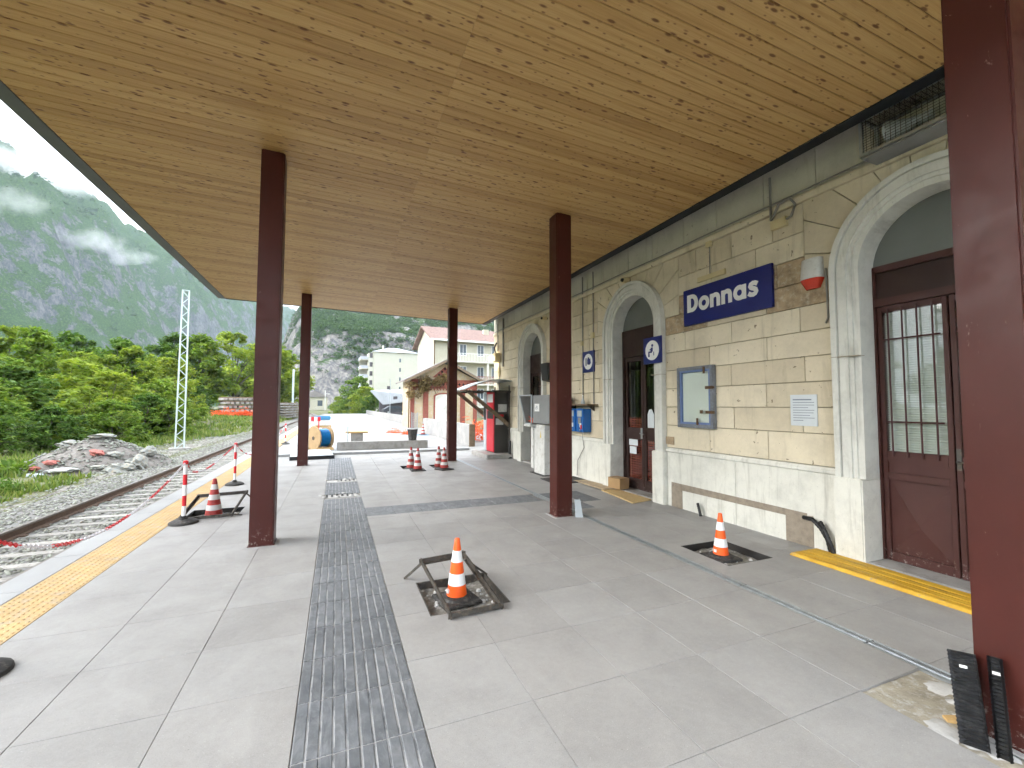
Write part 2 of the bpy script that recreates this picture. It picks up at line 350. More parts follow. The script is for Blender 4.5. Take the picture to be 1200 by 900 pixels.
    M['ballast']=m_leaf('ballast_stone',(.135,.122,.108),(.25,.236,.216),(.41,.395,.37),0.0)
    M['ballast_bed']=simple('ballast_bed',(.17,.165,.155),.95,.4,18,.8,30)
    M['boards_yellow']=m_worn()
    M['osb']=simple('osb',(.52,.37,.17),.7,.25,22,.2,40,dirt=(.62,.50,.30)); M['ply']=simple('plywood',(.44,.34,.22),.75,.15,3,.1,30,dirt=(.30,.25,.19))
    M['card']=simple('cardboard',(.36,.23,.11),.85,.12,4,.05); M['pine']=simple('pine',(.55,.36,.15),.7,.2,20,.1)
    M['old_wood']=simple('weathered_wood',(.20,.145,.095),.85,.3,10,.3,30)
    M['frame_grey']=simple('frame_grey',(.16,.17,.19),.5,.3,14,.1,40,dirt=(.22,.24,.28)); M['frame_blue']=simple('frame_blue',(.13,.19,.36),.5,.2,10)
    M['rusty']=simple('rust',(.12,.07,.035),.8,.35,20,.2); M['board_face']=simple('board_face',(.80,.81,.76),.5,.08,2,.03)
    M['vend_red']=simple('vend_red',(.55,.012,.03),.35,.1,4,.02); M['vend_dark']=simple('vend_dark',(.06,.057,.052),.5,.12,3,.03); M['vend_grey']=simple('vend_grey',(.40,.44,.46),.5,.1,4,.03)
    M['kiosk']=simple('kiosk_grey',(.23,.235,.235),.5,.12,4,.03); M['blue_box']=simple('blue_box',(.012,.11,.36),.4,.1,4,.02)
    M['polycarb']=simple('polycarbonate',(.46,.52,.55),.35,.1,3,.03)
    M['net_dim']=simple('dimmed_net',(.27,.05,.028),.7,.3,6,.03); M['net']=simple('orange_net',(.85,.13,.03),.6,.15,6,.03); M['cable_blue']=simple('cable_blue',(.01,.19,.45),.45,.15,12,.1)  # net_dim: orange net with the dimness behind the door glass put into its colour
    M['drum_wood']=simple('drum_wood',(.36,.245,.125),.7,.15,8,.1); M['cable_grey']=simple('cable_grey',(.23,.22,.20),.6,.2,9,.05)
    M['amber']=simple('siren_red',(.55,.045,.02),.25,.1,5,.02); M['lamp']=m_emit('lamp_glow',(1,.80,.50),14)
    M['lamp_case']=simple('lamp_case',(.62,.52,.30),.5,.1,4)
    M['ground']=simple('ground_earth',(.105,.115,.045),.95,.4,.9,.5,6,dirt=(.20,.18,.14))
    M['gravel']=simple('gravel_ground',(.25,.235,.21),.95,.35,5,.8,25,dirt=(.16,.13,.10))
    M['mound']=simple('spoil_earth',(.17,.155,.14),.95,.45,5,.9,14,dirt=(.25,.235,.215)); M['boulder']=simple('boulder',(.27,.28,.26),.9,.25,6,.4,20,dirt=(.44,.36,.25))
    M['boulder_pink']=simple('brick_waste',(.42,.15,.125),.9,.2,6,.3,20); M['soil']=simple('brown_soil',(.22,.155,.10),.95,.3,5,.6,20)
    M['grass']=m_leaf('grass_blades',(.10,.165,.035),(.18,.25,.055),(.30,.31,.10),.3)
    M['leaf1']=m_leaf('leaf_bright',(0.165,0.236,0.027),(0.296,0.379,0.047),(0.445,0.479,0.074),.45)
    M['leaf2']=m_leaf('leaf_mid',(0.115,0.200,0.026),(0.204,0.307,0.041),(0.318,0.392,0.065),.42)
    M['leaf3']=m_leaf('leaf_dark',(0.062,0.130,0.023),(0.115,0.208,0.038),(0.195,0.277,0.052),.38)
    M['leaf_far']=m_leaf('leaf_far',(.030,.076,.016),(.064,.130,.024),(.115,.185,.036),.3)
    M['dry']=m_leaf('dry_creeper',(.10,.06,.025),(.26,.165,.075),(.42,.29,.14),.2)
    M['bark']=simple('bark',(.10,.085,.065),.95,.35,6,.6,20)
    M['mountain']=m_rock('mountain_face',(.070,.074,.082),(.17,.168,.17),(.032,.074,.015),(.088,.145,.030),.030,-.065,(.28,.66))
    M['crag']=m_rock('crag_face',(.125,.122,.125),(.33,.305,.27),(.045,.085,.025),(.09,.13,.04),.05,.10,(.55,.85))
    M['hut_wall']=simple('hut_wall',(.50,.395,.25),.85,.12,2,.2,30,dirt=(.52,.50,.44)); M['brick_red']=simple('brick_red',(.27,.085,.06),.85,.2,10,.3,40); M['brick_dark']=simple('brick_hole',(.02,.012,.012),.9)
    M['roof_tile']=simple('roof_tile',(.22,.145,.125),.85,.25,3,.5,10); M['roof_slate']=simple('roof_slate',(.22,.20,.19),.8,.2,3,.2)
    M['house']=simple('house_wall',(.47,.445,.35),.85,.06,1,.05); M['house2']=simple('apartment_wall',(.52,.51,.43),.85,.05,.6,.05)
    M['bal']=simple('balcony',(.60,.58,.52),.8,.1,2); M['win']=simple('far_window',(.07,.09,.11),.2,.2,2,0,spec=.6); M['shutter']=simple('shutter',(.10,.09,.10),.6,.2,4)
    M['metal_roof']=simple('metal_roof',(.42,.44,.48),.5,.06,2,0); M['grey_roof']=simple('grey_sheet',(.34,.36,.38),.6,.08,1,.05)
    M['pallet_blue']=simple('pallet_blue',(.05,.22,.40),.5,.15,4); M['car']=simple('car_dark',(.05,.055,.065),.3,.1,2,0)
make_materials()
# ================================================================== GROUND / PLATFORM
WALLX=5.08
PITS=[(.70,3.36,1.36,4.04),(3.70,3.29,4.34,3.96),(-1.98,7.42,-1.30,8.02),(1.60,11.25,2.10,11.9),(2.36,11.2,2.80,11.85)]
def rsub(rects,h):
    out=[]
    for (a,b,c,d) in rects:
        x0,y0,x1,y1=max(a,h[0]),max(b,h[1]),min(c,h[2]),min(d,h[3])
        if x0>=x1 or y0>=y1: out.append((a,b,c,d)); continue
        if b<y0: out.append((a,b,c,y0))
        if y1<d: out.append((a,y1,c,d))
        if a<x0: out.append((a,y0,x0,y1))
        if x1<c: out.append((x1,y0,c,y1))
    return [r for r in out if r[2]-r[0]>.004 and r[3]-r[1]>.004]
def ground_h(x,y):
    x=np.asarray(x,float); y=np.asarray(y,float)
    left=-.74+1.05*sstep(-9,-34,x)+.95*sstep(30,90,y)*sstep(-6.6,-11,x)+.10*(fbm(x*.35,y*.35,3,5)-.5)*sstep(-7,-9,x)
    right=np.where(x>8.5,-.06,-.95)
    h=np.where(x<-2.9,left,right)
    far=sstep(120,260,np.hypot(x,y)); return h*(1-far)+(-.3)*far
def build_ground():
    xs=np.concatenate([-np.geomspace(7000,60,22),np.linspace(-56,-12,34),np.linspace(-11.5,-3.2,26),[-2.95,-2.75,0,3.5,8,14,25,40],np.geomspace(60,7000,22)])
    ys=np.concatenate([-np.geomspace(7000,60,14),np.linspace(-50,0,8),np.linspace(4,60,48),np.linspace(66,200,22),np.geomspace(240,7000,18)])
    X,Y=np.meshgrid(xs,ys); Z=ground_h(X,Y); nx=len(xs)
    V=np.stack([X.ravel(),Y.ravel(),Z.ravel()],1)
    i=np.arange((len(ys)-1)*nx).reshape(len(ys)-1,nx)[:,:-1].ravel()
    F=np.stack([i,i+1,i+nx+1,i+nx],1)
    tag(link('ground',np_mesh('ground',V,F,M['ground'],True)),kind='structure')
build_ground()
PLAT=None
def build_platform():
    global PLAT
    rects=[(-2.74,-6,7.2,14.62)]
    for p in PITS: rects=rsub(rects,p)
    mb=MB()
    for a,b,c,d in rects: mb.box(a,b,-.95,c,d,-.022)
    for p in PITS: mb.box(p[0]-.01,p[1]-.01,-.95,p[2]+.01,p[3]+.01,-.16)
    PLAT=tag(mb.build('platform',M['grout']),kind='structure')
    # cut paving tiles
    T=.617; rows=[1.6-3*T+T*k for k in range(26)]; rows=[r for r in rows if r<14.6]
    cols=[(-2.04,-1.39),(-1.39,-.775),(-.775,-.16),(.445,1.03),(1.03,1.62),(1.62,2.20),(2.20,2.78),(2.78,3.355),(3.465,4.05),(4.05,4.65),(4.65,5.07)]
    holes=PITS+[(.445,6.68,3.355,7.24),(3.465,5.95,4.65,7.24),(2.78,.94,3.355,1.6)]
    full={}
    for (a,b) in cols:
        for r in rows:
            y0,y1=r,min(r+T,14.6)
            if b<0 and y0<-.2 and False: continue
            rs=[(a+.0015,y0+.0015,b-.0015,y1-.0015)]
            for h in holes: rs=rsub(rs,h)
            if not rs: continue
            cx,cy=(a+b)/2,(y0+y1)/2
            if len(rs)==1 and abs(rs[0][2]-rs[0][0]-(b-a-.003))<1e-6 and abs(rs[0][3]-rs[0][1]-(T-.003))<1e-6:
                k=round(b-a,4)
                if k not in full:
                    q=MB().slab(-(b-a)/2+.0015,-T/2+.0015,-.02,(b-a)/2-.0015,T/2-.0015,0,.0015); full[k]=q.mesh('tile',M['floor'])
                o=link('tile',full[k],PLAT,(cx,cy,random.uniform(-.0008,.0008)))
            else:
                q=MB()
                for t in rs: q.box(t[0]-cx,t[1]-cy,-.02,t[2]-cx,t[3]-cy,0)
                q.build('tile',M['floor'],PLAT,(cx,cy,0))
    q=MB().box(-2.04,-6,-.021,5.07,rows[0]-.002,0); q.build('paving_slab',M['floor'],PLAT)
    # ridged grey guide path
    def ridged_tile(w,l,nr):
        q=MB(); q.box(-w/2+.002,-l/2+.0045,-.004,w/2-.002,l/2-.0045,-.0025); p=w/nr
        for i in range(nr):
            x=-w/2+p*(i+.5); q.slab(x-p*.40,-l/2+.0055,-.004,x+p*.40,l/2-.0055,.0016,.0015)
        return q
    MB().box(-.158,-6,-.0215,.443,8.2,-.0042).build('path_bed',M['grout_light'],PLAT); MB().box(-.158,8.8,-.0215,.443,9.85,-.0042).build('path_bed',M['grout_light'],PLAT); MB().box(-.158,10.45,-.0215,.443,14.6,-.0042).build('path_bed',M['grout_light'],PLAT)
    me=ridged_tile(.30,.42,5).mesh('guide_tile',M['tactile']); k=0
    y=2.23-.42*6
    while y<14.4:
        for x in (-.008,.294):
            if abs(y+.21-8.5)>.2 and abs(y+.21-10.15)>.2 or random.random()<.15: link('guide_tile',me,PLAT,(x,y+.21,0))
        y+=.42
    # two stretches still open: setting bed with dark slots
    for yy in (8.5,10.15):
        q=MB(); q.box(-.158,yy-.21,-.021,.443,yy+.21,-.012); q.build('mortar_strip',M['cement_white'],PLAT)
        for i in range(7):
            if yy>10 and i<2: continue
            x=-.12+.085*i; w=random.uniform(.028,.04); q=MB().slab(x-w/2,yy-.13+random.uniform(-.02,.02),-.02,x+w/2,yy+.12+random.uniform(-.02,.02),-.006,.003)
            q.build('slot',M['pit_side'],PLAT)
        for i in range(6):
            x=random.uniform(-.25,.4); r=random.uniform(.03,.07); q=MB().lathe([(r,0),(r*.7,.018),(.002,.026)],9,(x,yy+random.uniform(-.18,.18),-.012)); q.build('mortar_dab',M['cement_white'],PLAT,smooth=True)
    # plain dark cross band, two panels towards the door
    mt=MB().slab(-.2,-.278,-.02,.2,.278,0,.0025).mesh('band_tile',M['tactile'])
    for i in range(7): link('band_tile',mt,PLAT,(.648+.4035*i,6.96,0))
    for i in range(2):
        for j in range(3):
            q=MB().slab(-.195,-.21,-.02,.195,.21,0,.0025); q.build('band_tile',M['tactile'] if (i+j)%2==0 or j==2 else M['floor'],PLAT,(3.665+.395*i,6.165+.43*j,0))
    q=MB().box(4.26,5.95,-.021,4.65,7.24,-.001); q.build('tile',M['floor'],PLAT)
    # yellow blister strip and pale coping along the edge
    def blister():
        q=MB(); q.slab(-.199,-.199,-.02,.199,.199,0,.002)
        for i in range(7):
            for j in range(7):
                cx,cy=-.171+.057*i,-.171+.057*j; r=.016; n=6
                vs=[(cx+r*math.cos(t*math.pi/3),cy+r*math.sin(t*math.pi/3),.0002) for t in range(n)]+[(cx+r*.55*math.cos(t*math.pi/3),cy+r*.55*math.sin(t*math.pi/3),.0055) for t in range(n)]
                q.add(vs,[(t,(t+1)%n,n+(t+1)%n,n+t) for t in range(n)]+[tuple(range(n,2*n))])
        return q
    me=blister().mesh('blister_tile',M['yellow_tile'])
    for k in range(110): link('blister_tile',me,PLAT,(-2.243,1.0+.4*k,0))
    me=MB().slab(-.145,-.497,-.13,.145,.497,0,.008).mesh('coping_slab',M['coping'])
    for k in range(48): link('coping_slab',me,PLAT,(-2.592,.6+k*1.0,0))
    q=MB().box(-2.45,14.62,-.95,-2.04,96,-.0225); q.build('strip_bed',M['grout'],PLAT)
    # slotted drain in front of the building
    def drain(l):
        q=MB(); q.box(-.055,-l/2,-.10,-.046,l/2,-.001); q.box(.046,-l/2,-.10,.055,l/2,-.001)
        q.box(-.046,-l/2,-.022,-.008,l/2,-.004); q.box(.010,-l/2,-.022,.046,l/2,-.004)
        q.box(-.008,-l/2,-.05,.010,l/2,-.04,1); q.box(-.014,-l/2,-.004,-.008,l/2,.003); q.box(.010,-l/2,-.004,.016,l/2,.003)
        return q
    me=drain(.99).mesh('drain_channel',[M['steel'],M['pit_side']])
    for k in range(16): link('drain_channel',me,PLAT,(3.41,-.6+k,0))
    # open inspection pits
    for i,(a,b,c,d) in enumerate(PITS):
        q=MB(); t=.012
        q.box(a,b,-.155,a+t,d,-.002); q.box(c-t,b,-.155,c,d,-.002); q.box(a+t,b,-.155,c-t,b+t,-.002); q.box(a+t,d-t,-.155,c-t,d,-.002)
        q.build('pit_frame',M['steel_dark'] if i==0 else M['pit_side'],PLAT)
        n=14; V=[];F=[]
        for u in range(n+1):
            for v in range(n+1):
                x=a+t+(c-a-2*t)*u/n; y=b+t+(d-b-2*t)*v/n; V.append((x,y,-.098+.05*float(fbm(np.array(x*9.),np.array(y*9.),3,i+3))))
        for u in range(n):
            for v in range(n): F.append((u*(n+1)+v,(u+1)*(n+1)+v,(u+1)*(n+1)+v+1,u*(n+1)+v+1))
        link('pit_rubble',np_mesh('pit_rubble',V,F,M['rubble']),PLAT)
        q=MB()
        for k in range(26 if i<3 else 8):
            x,y,r=random.uniform(a+.04,c-.04),random.uniform(b+.04,d-.04),random.uniform(.008,.026)
            q.lathe([(r*.6,-r),(r,-r*.2),(r*.8,r*.5),(.001,r*.8)],6,(x,y,-.066))
        tag(q.build('pit_stones',M['cement_white'],PLAT),kind='stuff')
    # place where a tile is still missing beside the near column
    n=22; V=[];F=[]
    for u in range(n+1):
        for v in range(n+1):
            x=2.78+.575*u/n; y=.94+.66*v/n
            z=-.019+.007*abs(((x+y*.25)*28)%1-.5)*(1 if fbm(np.array(x*3.),np.array(y*3.),2,4)>.45 else .2)+.008*float(fbm(np.array(x*7.),np.array(y*7.),3,9)); V.append((x,y,z))
    for u in range(n):
        for v in range(n): F.append((u*(n+1)+v,(u+1)*(n+1)+v,(u+1)*(n+1)+v+1,u*(n+1)+v+1))
    link('mortar_bed',np_mesh('mortar_bed',V,F,M['mortar']),PLAT)
    q=MB()
    for x,y,r,h in ((3.27,1.44,.07,.03),(3.2,1.32,.06,.035),(3.3,1.3,.05,.03),(2.93,1.12,.09,.022),(3.06,1.25,.05,.02),(2.86,1.25,.07,.012),(3.22,1.17,.08,.035)):
        m=18; rr=[r*random.uniform(.7,1.45) for _ in range(m)]; vs=[]
        for f,zz in ((1.15,-.022),(1.0,-.012),(.6,-.012+h*.30),(.2,-.012+h*.38)): vs+=[(x+f*rr[i]*math.cos(6.2832*i/m),y+f*rr[i]*math.sin(6.2832*i/m),zz+random.uniform(-.0012,.0012)) for i in range(m)]
        q.add(vs,[(l*m+i,l*m+(i+1)%m,(l+1)*m+(i+1)%m,(l+1)*m+i) for l in range(3) for i in range(m)]+[tuple(range(3*m,4*m))])
    q.build('cement_splash',M['cement_white'],PLAT,smooth=True)
    # pale unfinished platform beyond the canopy
    q=MB(); q.box(-2.04,14.66,-.95,9.0,96,-.03); far=tag(q.build('far_platform',M['pale_concrete']),kind='structure')
    q=MB(); q.box(-2.04,15.5,-.031,4.6,15.9,.05); q.build('kerb',M['coping'],far)
    for (x0,x1,y0,y1) in ((-.05,.10,16.2,60),(4.0,4.35,15.9,40),(3.2,3.5,40,80),(1.2,1.5,70,85)):
        q=MB().box(x0,y0,-.0305,x1,y1,-.024); q.build('dark_strip',M['tactile'],far)
    for (x,y,s) in ((.5,24,1.2),(2.2,30,1.6),(.8,42,2.0),(2.4,52,2.0)):
        q=MB().box(x,y,-.0305,x+s,y+.35,-.022); q.build('paving_patch',M['grout_light'],far)
build_platform()

# ================================================================== CANOPY
def zc(x): return 4.60-.036*x
CANOPY=None
def build_canopy():
    global CANOPY
    CANOPY=empty('station_canopy',(0,0,0),0,'flat platform canopy with larch board ceiling on red brown steel columns','canopy')
    XL,XS,XR=-3.05,.93,4.60; Y0=-.9; pitch=.1275; n=0
    def yfar(x): return 14.62-.068*(x-XL)
    ends=[yfar(XL),yfar(XR)]; N=int((min(ends)-Y0)/pitch)
    mesh={}
    for side,(a,b) in enumerate(((XL,XS-.0008),(XS+.0008,XR))):
        for k in range(N):
            w=pitch-.005; L=b-a
            if side not in mesh:
                q=MB(); c=.006
                # board hung below the deck: chamfered lower rim
                za,zb=zc(a)-zc((a+b)/2),zc(b)-zc((a+b)/2)
                pr=[(-w/2,.022),(-w/2,c),(-w/2+c,0),(w/2-c,0),(w/2,c),(w/2,.022)]
                va=[(-L/2,y,z+za) for y,z in pr]; vb=[(L/2,y,z+zb) for y,z in pr]
                q.add(va+vb,[(0,1,2,3,4,5)[::-1],(6,7,8,9,10,11)]+[(i,(i+1)%6,6+(i+1)%6,6+i) for i in range(6)])
                mesh[side]=q.mesh('ceiling_board',M['wood'])
            xm=(a+b)/2; sk=-.068*(xm-XL)*((k)/N)
            o=link('ceiling_board',mesh[side],CANOPY,(xm,Y0+pitch*(k+.5),zc(xm)+random.uniform(-.0012,.0012)))
    ye=Y0+pitch*N
    # last tapered strip up to the slightly skew end
    q=MB(); q.hexa([(XL,ye,zc(XL)),(XR,ye,zc(XR)),(XR,yfar(XR),zc(XR)),(XL,yfar(XL),zc(XL)),(XL,ye,zc(XL)+.02),(XR,ye,zc(XR)+.02),(XR,yfar(XR),zc(XR)+.02),(XL,yfar(XL),zc(XL)+.02)])
    q.build('end_board',M['wood'],CANOPY)
    def beam(x0,x1,y0,y1,lo,hi,nm,mt):
        q=MB().hexa([(x0,y0[0],zc(x0)+lo),(x1,y0[1],zc(x1)+lo),(x1,y1[1],zc(x1)+lo),(x0,y1[0],zc(x0)+lo),(x0,y0[0],zc(x0)+hi),(x1,y0[1],zc(x1)+hi),(x1,y1[1],zc(x1)+hi),(x0,y1[0],zc(x0)+hi)])
        return q.build(nm,mt,CANOPY)
    beam(XL,XR,(Y0,Y0),(yfar(XL),yfar(XR)),.026,.20,'roof_deck',M['roof'])
    beam(XL-.19,XL-.003,(Y0-.05,Y0-.05),(yfar(XL)+.06,yfar(XL)+.05),-.012,.26,'edge_fascia',M['fascia_grey'])
    beam(XR+.003,XR+.15,(Y0-.05,Y0-.05),(yfar(XR)+.05,yfar(XR)+.05),-.012,.26,'rear_fascia',M['fascia'])
    beam(XL,XR,(yfar(XL)+.003,yfar(XR)+.003),(yfar(XL)+.06,yfar(XR)+.05),-.012,.26,'end_fascia',M['fascia'])
    q=MB().hexa([(XR+.15,Y0,zc(XR)+.20),(WALLX-.005,Y0,zc(XR)+.26),(WALLX-.005,yfar(XR),zc(XR)+.26),(XR+.15,yfar(XR),zc(XR)+.20),(XR+.15,Y0,zc(XR)+.23),(WALLX-.005,Y0,zc(XR)+.29),(WALLX-.005,yfar(XR),zc(XR)+.29),(XR+.15,yfar(XR),zc(XR)+.23)]); q.build('flashing',M['fascia'],CANOPY)
    for (x,y) in ((-.885,5.70),(2.985,5.60),(-.93,12.80),(3.03,12.35),(2.985,.95)):
        q=MB(); z1=zc(x+.13)-.003; q.box(0,0,-.02,.25,.25,zc(x+.13)+.02)
        c=q.build('column',M['column'],CANOPY,(x,y,0),bevel=.012)
        q=MB().box(-.012,-.012,0,.262,.262,.012); q.build('base_plate',M['column'],c)
        q=MB().slab(-.05,-.05,0,.30,.30,.006,.004); q.build('mortar_ring',M['grout_light'],c,(0,0,-.001))
    # lamp bracket on the near column
    q=MB(); q.box(3.235,.93,3.10,3.62,1.08,3.13); q.box(3.235,.93,3.0,3.25,1.08,3.13); q.bar((3.25,1.0,2.98),(3.55,1.0,3.10),.02)
    q.build('bracket',M['steel'],CANOPY)
build_canopy()

# ================================================================== STATION BUILDING
DOORS=[2.18,6.55,10.98]; RI=.60; SPR=3.06; YF=14.2
BLD=None; WALL=None
def arc(yc,r,a0,a1,n): return [(yc-r*math.cos(a0+(a1-a0)*i/n), SPR+r*math.sin(a0+(a1-a0)*i/n)) for i in range(n+1)]
def chamf(pts,xb,xf,c):          # polygon in (y,z) as a chamfered block from xb (back) to xf (front)
    cy=sum(p[0] for p in pts)/len(pts); cz=sum(p[1] for p in pts)/len(pts); n=len(pts)
    ins=[]
    for y,z in pts:
        d=math.hypot(y-cy,z-cz); k=max(0,(d-c*1.4)/d); ins.append((cy+(y-cy)*k,cz+(z-cz)*k))
    q=MB(); q.add([(xb,y,z) for y,z in pts]+[(xf+c*.7,y,z) for y,z in pts]+[(xf,y,z) for y,z in ins],
        [tuple(range(n))]+[(i,(i+1)%n,n+(i+1)%n,n+i) for i in range(n)]+[(n+i,n+(i+1)%n,2*n+(i+1)%n,2*n+i) for i in range(n)]+[tuple(range(2*n,3*n))])
    return q
def build_building():
    global BLD,WALL
    BLD=empty('station_building',(WALLX,0,0),0,'old cream stone station building with three arched doorways beside the platform','building')
    X=0.0                       # local x: 0 is the block face; wall core sits 3 cm behind
    q=MB(); xb,xo=.03,.42
    edges=[-5]+[e for yc in sorted(DOORS) for e in (yc-RI-.02,yc+RI+.02)]+[YF-.01]
    for i in range(0,len(edges),2): q.box(xb,edges[i],-.1,xo,edges[i+1],SPR)
    for j,yc in enumerate(sorted(DOORS)):
        lo=-5 if j==0 else (sorted(DOORS)[j-1]+yc)/2; hi=YF-.01 if j==2 else (sorted(DOORS)[j+1]+yc)/2
        a=arc(yc,RI+.02,0,math.pi,24)
        for k in range(24):
            (y0,z0),(y1,z1)=a[k],a[k+1]; q.hexa([(xb,y0,z0),(xb,y1,z1),(xo,y1,z1),(xo,y0,z0),(xb,y0,4.05),(xb,y1,4.05),(xo,y1,4.05),(xo,y0,4.05)])
        q.box(xb,lo,SPR,xo,yc-RI-.02,4.05); q.box(xb,yc+RI+.02,SPR,xo,hi,4.05)
    q.box(xb,-5,4.05,xo,YF-.01,7.6)
    q.box(xo,-5,-.1,9,-4.7,7.6); q.box(xo,YF-.31,-.1,9,YF-.01,7.6); q.box(8.7,-4.7,-.1,9,YF-.31,7.6)
    WALL=q.build('wall',M['joint'],BLD)
    q=MB(); q.hexa([(-.3,-5.6,7.6),(9.6,-5.6,7.6),(9.6,YF+.6,7.6),(-.3,YF+.6,7.6),(4.2,-1,9.6),(5,-1,9.6),(5,YF-4,9.6),(4.2,YF-4,9.6)]); q.build('roof',M['roof_tile'],BLD)
    # ---- cream blocks, course by course
    zs=[.935,1.2975,1.595,1.8925,2.19,2.4875,2.785,3.08,3.38,3.68,4.03]; g=.004; ZW=1.17
    def blocked(z0,z1):
        out=[]
        for yc in DOORS: out.append((yc-(.80 if z1<=3.09 else ZW),yc+(.80 if z1<=3.09 else ZW)))
        return sorted(out)
    for k in range(len(zs)-1):
        z0,z1=zs[k],zs[k+1]; cur=-.2; segs=[]
        for a,b in blocked(z0,z1): segs.append((cur,a)); cur=b
        segs.append((cur,YF))
        for a,b in segs:
            L=b-a; nb=max(1,round(L/.80)); wd=L/nb; cuts=[a]; off=(wd*.5 if k%2 else 0)
            y=a+(wd*.5 if k%2 else wd)
            while y<b-.18: cuts.append(y+random.uniform(-.06,.06)); y+=wd
            cuts.append(b)
            for u,v in zip(cuts[:-1],cuts[1:]):
                bare=(2.785<=z0<3.5 and 3.38<(u+v)/2<5.55 and (u<3.75 or v>5.2) and k in (6,7)) 
                mt=M['block_bare'] if bare else M['block']
                chamf([(u+g,z0+g),(v-g,z0+g),(v-g,z1-g),(u+g,z1-g)],.032,random.uniform(-.0015,.002)+(.006 if bare else 0),.008).build('block',mt,WALL)
    # voussoirs
    for yc in DOORS:
        nW=11; ztop=4.03; rin=.80
        def hit(t):
            cy,cz=-math.cos(t),math.sin(t); s=1e9
            if abs(cy)>1e-6: s=min(s,ZW/abs(cy))
            if cz>1e-6: s=min(s,(ztop-SPR)/cz)
            return (yc+cy*s,SPR+cz*s)
        c1=math.atan2(ztop-SPR,ZW); c2=math.pi-c1
        for i in range(nW):
            t0,t1=math.pi*i/nW+.004,math.pi*(i+1)/nW-.004
            pts=arc(yc,rin,t0,t1,4); o=[hit(t1)]
            if t0<c2<t1: o.append((yc+ZW,ztop))
            if t0<c1<t1: o.append((yc-ZW,ztop))
            o.append(hit(t0))
            pts=[(y,max(z,3.084)) for y,z in pts+o]
            chamf(pts,.032,random.uniform(-.001,.002),.007).build('block',M['block'],WALL)
    # string course and greyer blocks above it
    q=MB(); q.box(-.035,-.2,4.035,.03,YF,4.105); q.box(-.022,-.2,4.105,.03,YF,4.125); q.build('string_course',M['block'],BLD,bevel=.006)
    y=-.2
    while y<YF-.1:
        w=random.uniform(.55,.85); v=min(y+w,YF)
        for z0,z1 in ((4.13,4.62),(4.62,5.1)): chamf([(y+g,z0+g),(v-g,z0+g),(v-g,z1-g),(y+g,z1-g)],.032,random.uniform(-.001,.002),.007).build('block',M['block_up'],WALL)
        y=v
    # plinth panels, cap, patches of bare render
    segs=[]; cur=-1.5
    for yc in DOORS: segs.append((cur,yc-.88)); cur=yc+.88
    segs.append((cur,YF))
    for a,b in segs:
        nb=max(1,round((b-a)/1.15)); w=(b-a)/nb
        for i in range(nb):
            u,v=a+i*w,a+(i+1)*w; chamf([(u+.003,-.05),(v-.003,-.05),(v-.003,.86),(u+.003,.86)],.03,-.022,.006).build('plinth_panel',M['plinth'],WALL)
        q=MB(); q.prism([(.03,a,.862),(-.045,a,.868),(-.045,a,.895),(-.022,a,.93),(.03,a,.934)],(0,b-a,0)); q.build('plinth_cap',M['plinth'],WALL)
    # stripped band low on the plinth near the noticeboard
    def strip(pts,dx,nm,mt): chamf(pts,-.02,dx,.003).build(nm,mt,WALL)
    strip([(5.34,0.0),(5.58,0.0),(5.58,.385),(5.34,.385)],-.0255,'bare_patch',M['bare_render']); strip([(3.40,.30),(5.338,.285),(5.338,.385),(3.40,.375)],-.0258,'bare_patch',M['bare_render'])
    strip([(3.33,0.0),(3.66,0.0),(3.66,.298),(3.33,.36)],-.0252,'bare_patch',M['bare_render'])
    strip([(5.78,.985),(5.52,.985),(5.52,1.11),(5.78,1.11)],-.008,'bare_patch',M['block_bare'])
    # ---- door surrounds
    for j,yc in enumerate(DOORS):
        S=empty('door_surround',(0,yc,0)); S.parent=BLD
        prof=[(.60,.66,-.030),(.66,.70,-.052),(.70,.785,-.075),(.785,.80,-.060),(.80,.855,-.095)]
        for a,b,x in prof:
            q=MB()
            for sgn in (-1,1):
                y0,y1=sorted((sgn*a,sgn*b)); q.box(x,y0,.86,.25 if a<.61 else .028,y1,SPR)
            P=[(-math.cos(math.pi*i/28),math.sin(math.pi*i/28)) for i in range(29)]
            for i in range(28):
                (c0,s0),(c1,s1)=P[i],P[i+1]; xe=.25 if a<.61 else .028
                q.hexa([(x,a*c0,SPR+a*s0),(x,a*c1,SPR+a*s1),(xe,a*c1,SPR+a*s1),(xe,a*c0,SPR+a*s0),(x,b*c0,SPR+b*s0),(x,b*c1,SPR+b*s1),(xe,b*c1,SPR+b*s1),(xe,b*c0,SPR+b*s0)])
            q.build('moulding',M['surround'],S)
        for sgn in (-1,1):
            y0,y1=sorted((sgn*.598,sgn*.88)); q=MB().box(-.105,y0,-.05,.25,y1,.86); q.build('base_block',M['plinth'],S,bevel=.012)
            y0,y1=sorted((sgn*.597,sgn*.858)); q=MB().box(-.0975,y0,2.135,.02,y1,2.142); q.build('joint_line',M['joint'],S)
        q=MB().box(-.06,-.6,-.05,.5,.6,.035); q.build('threshold',M['concrete'],S,bevel=.008)
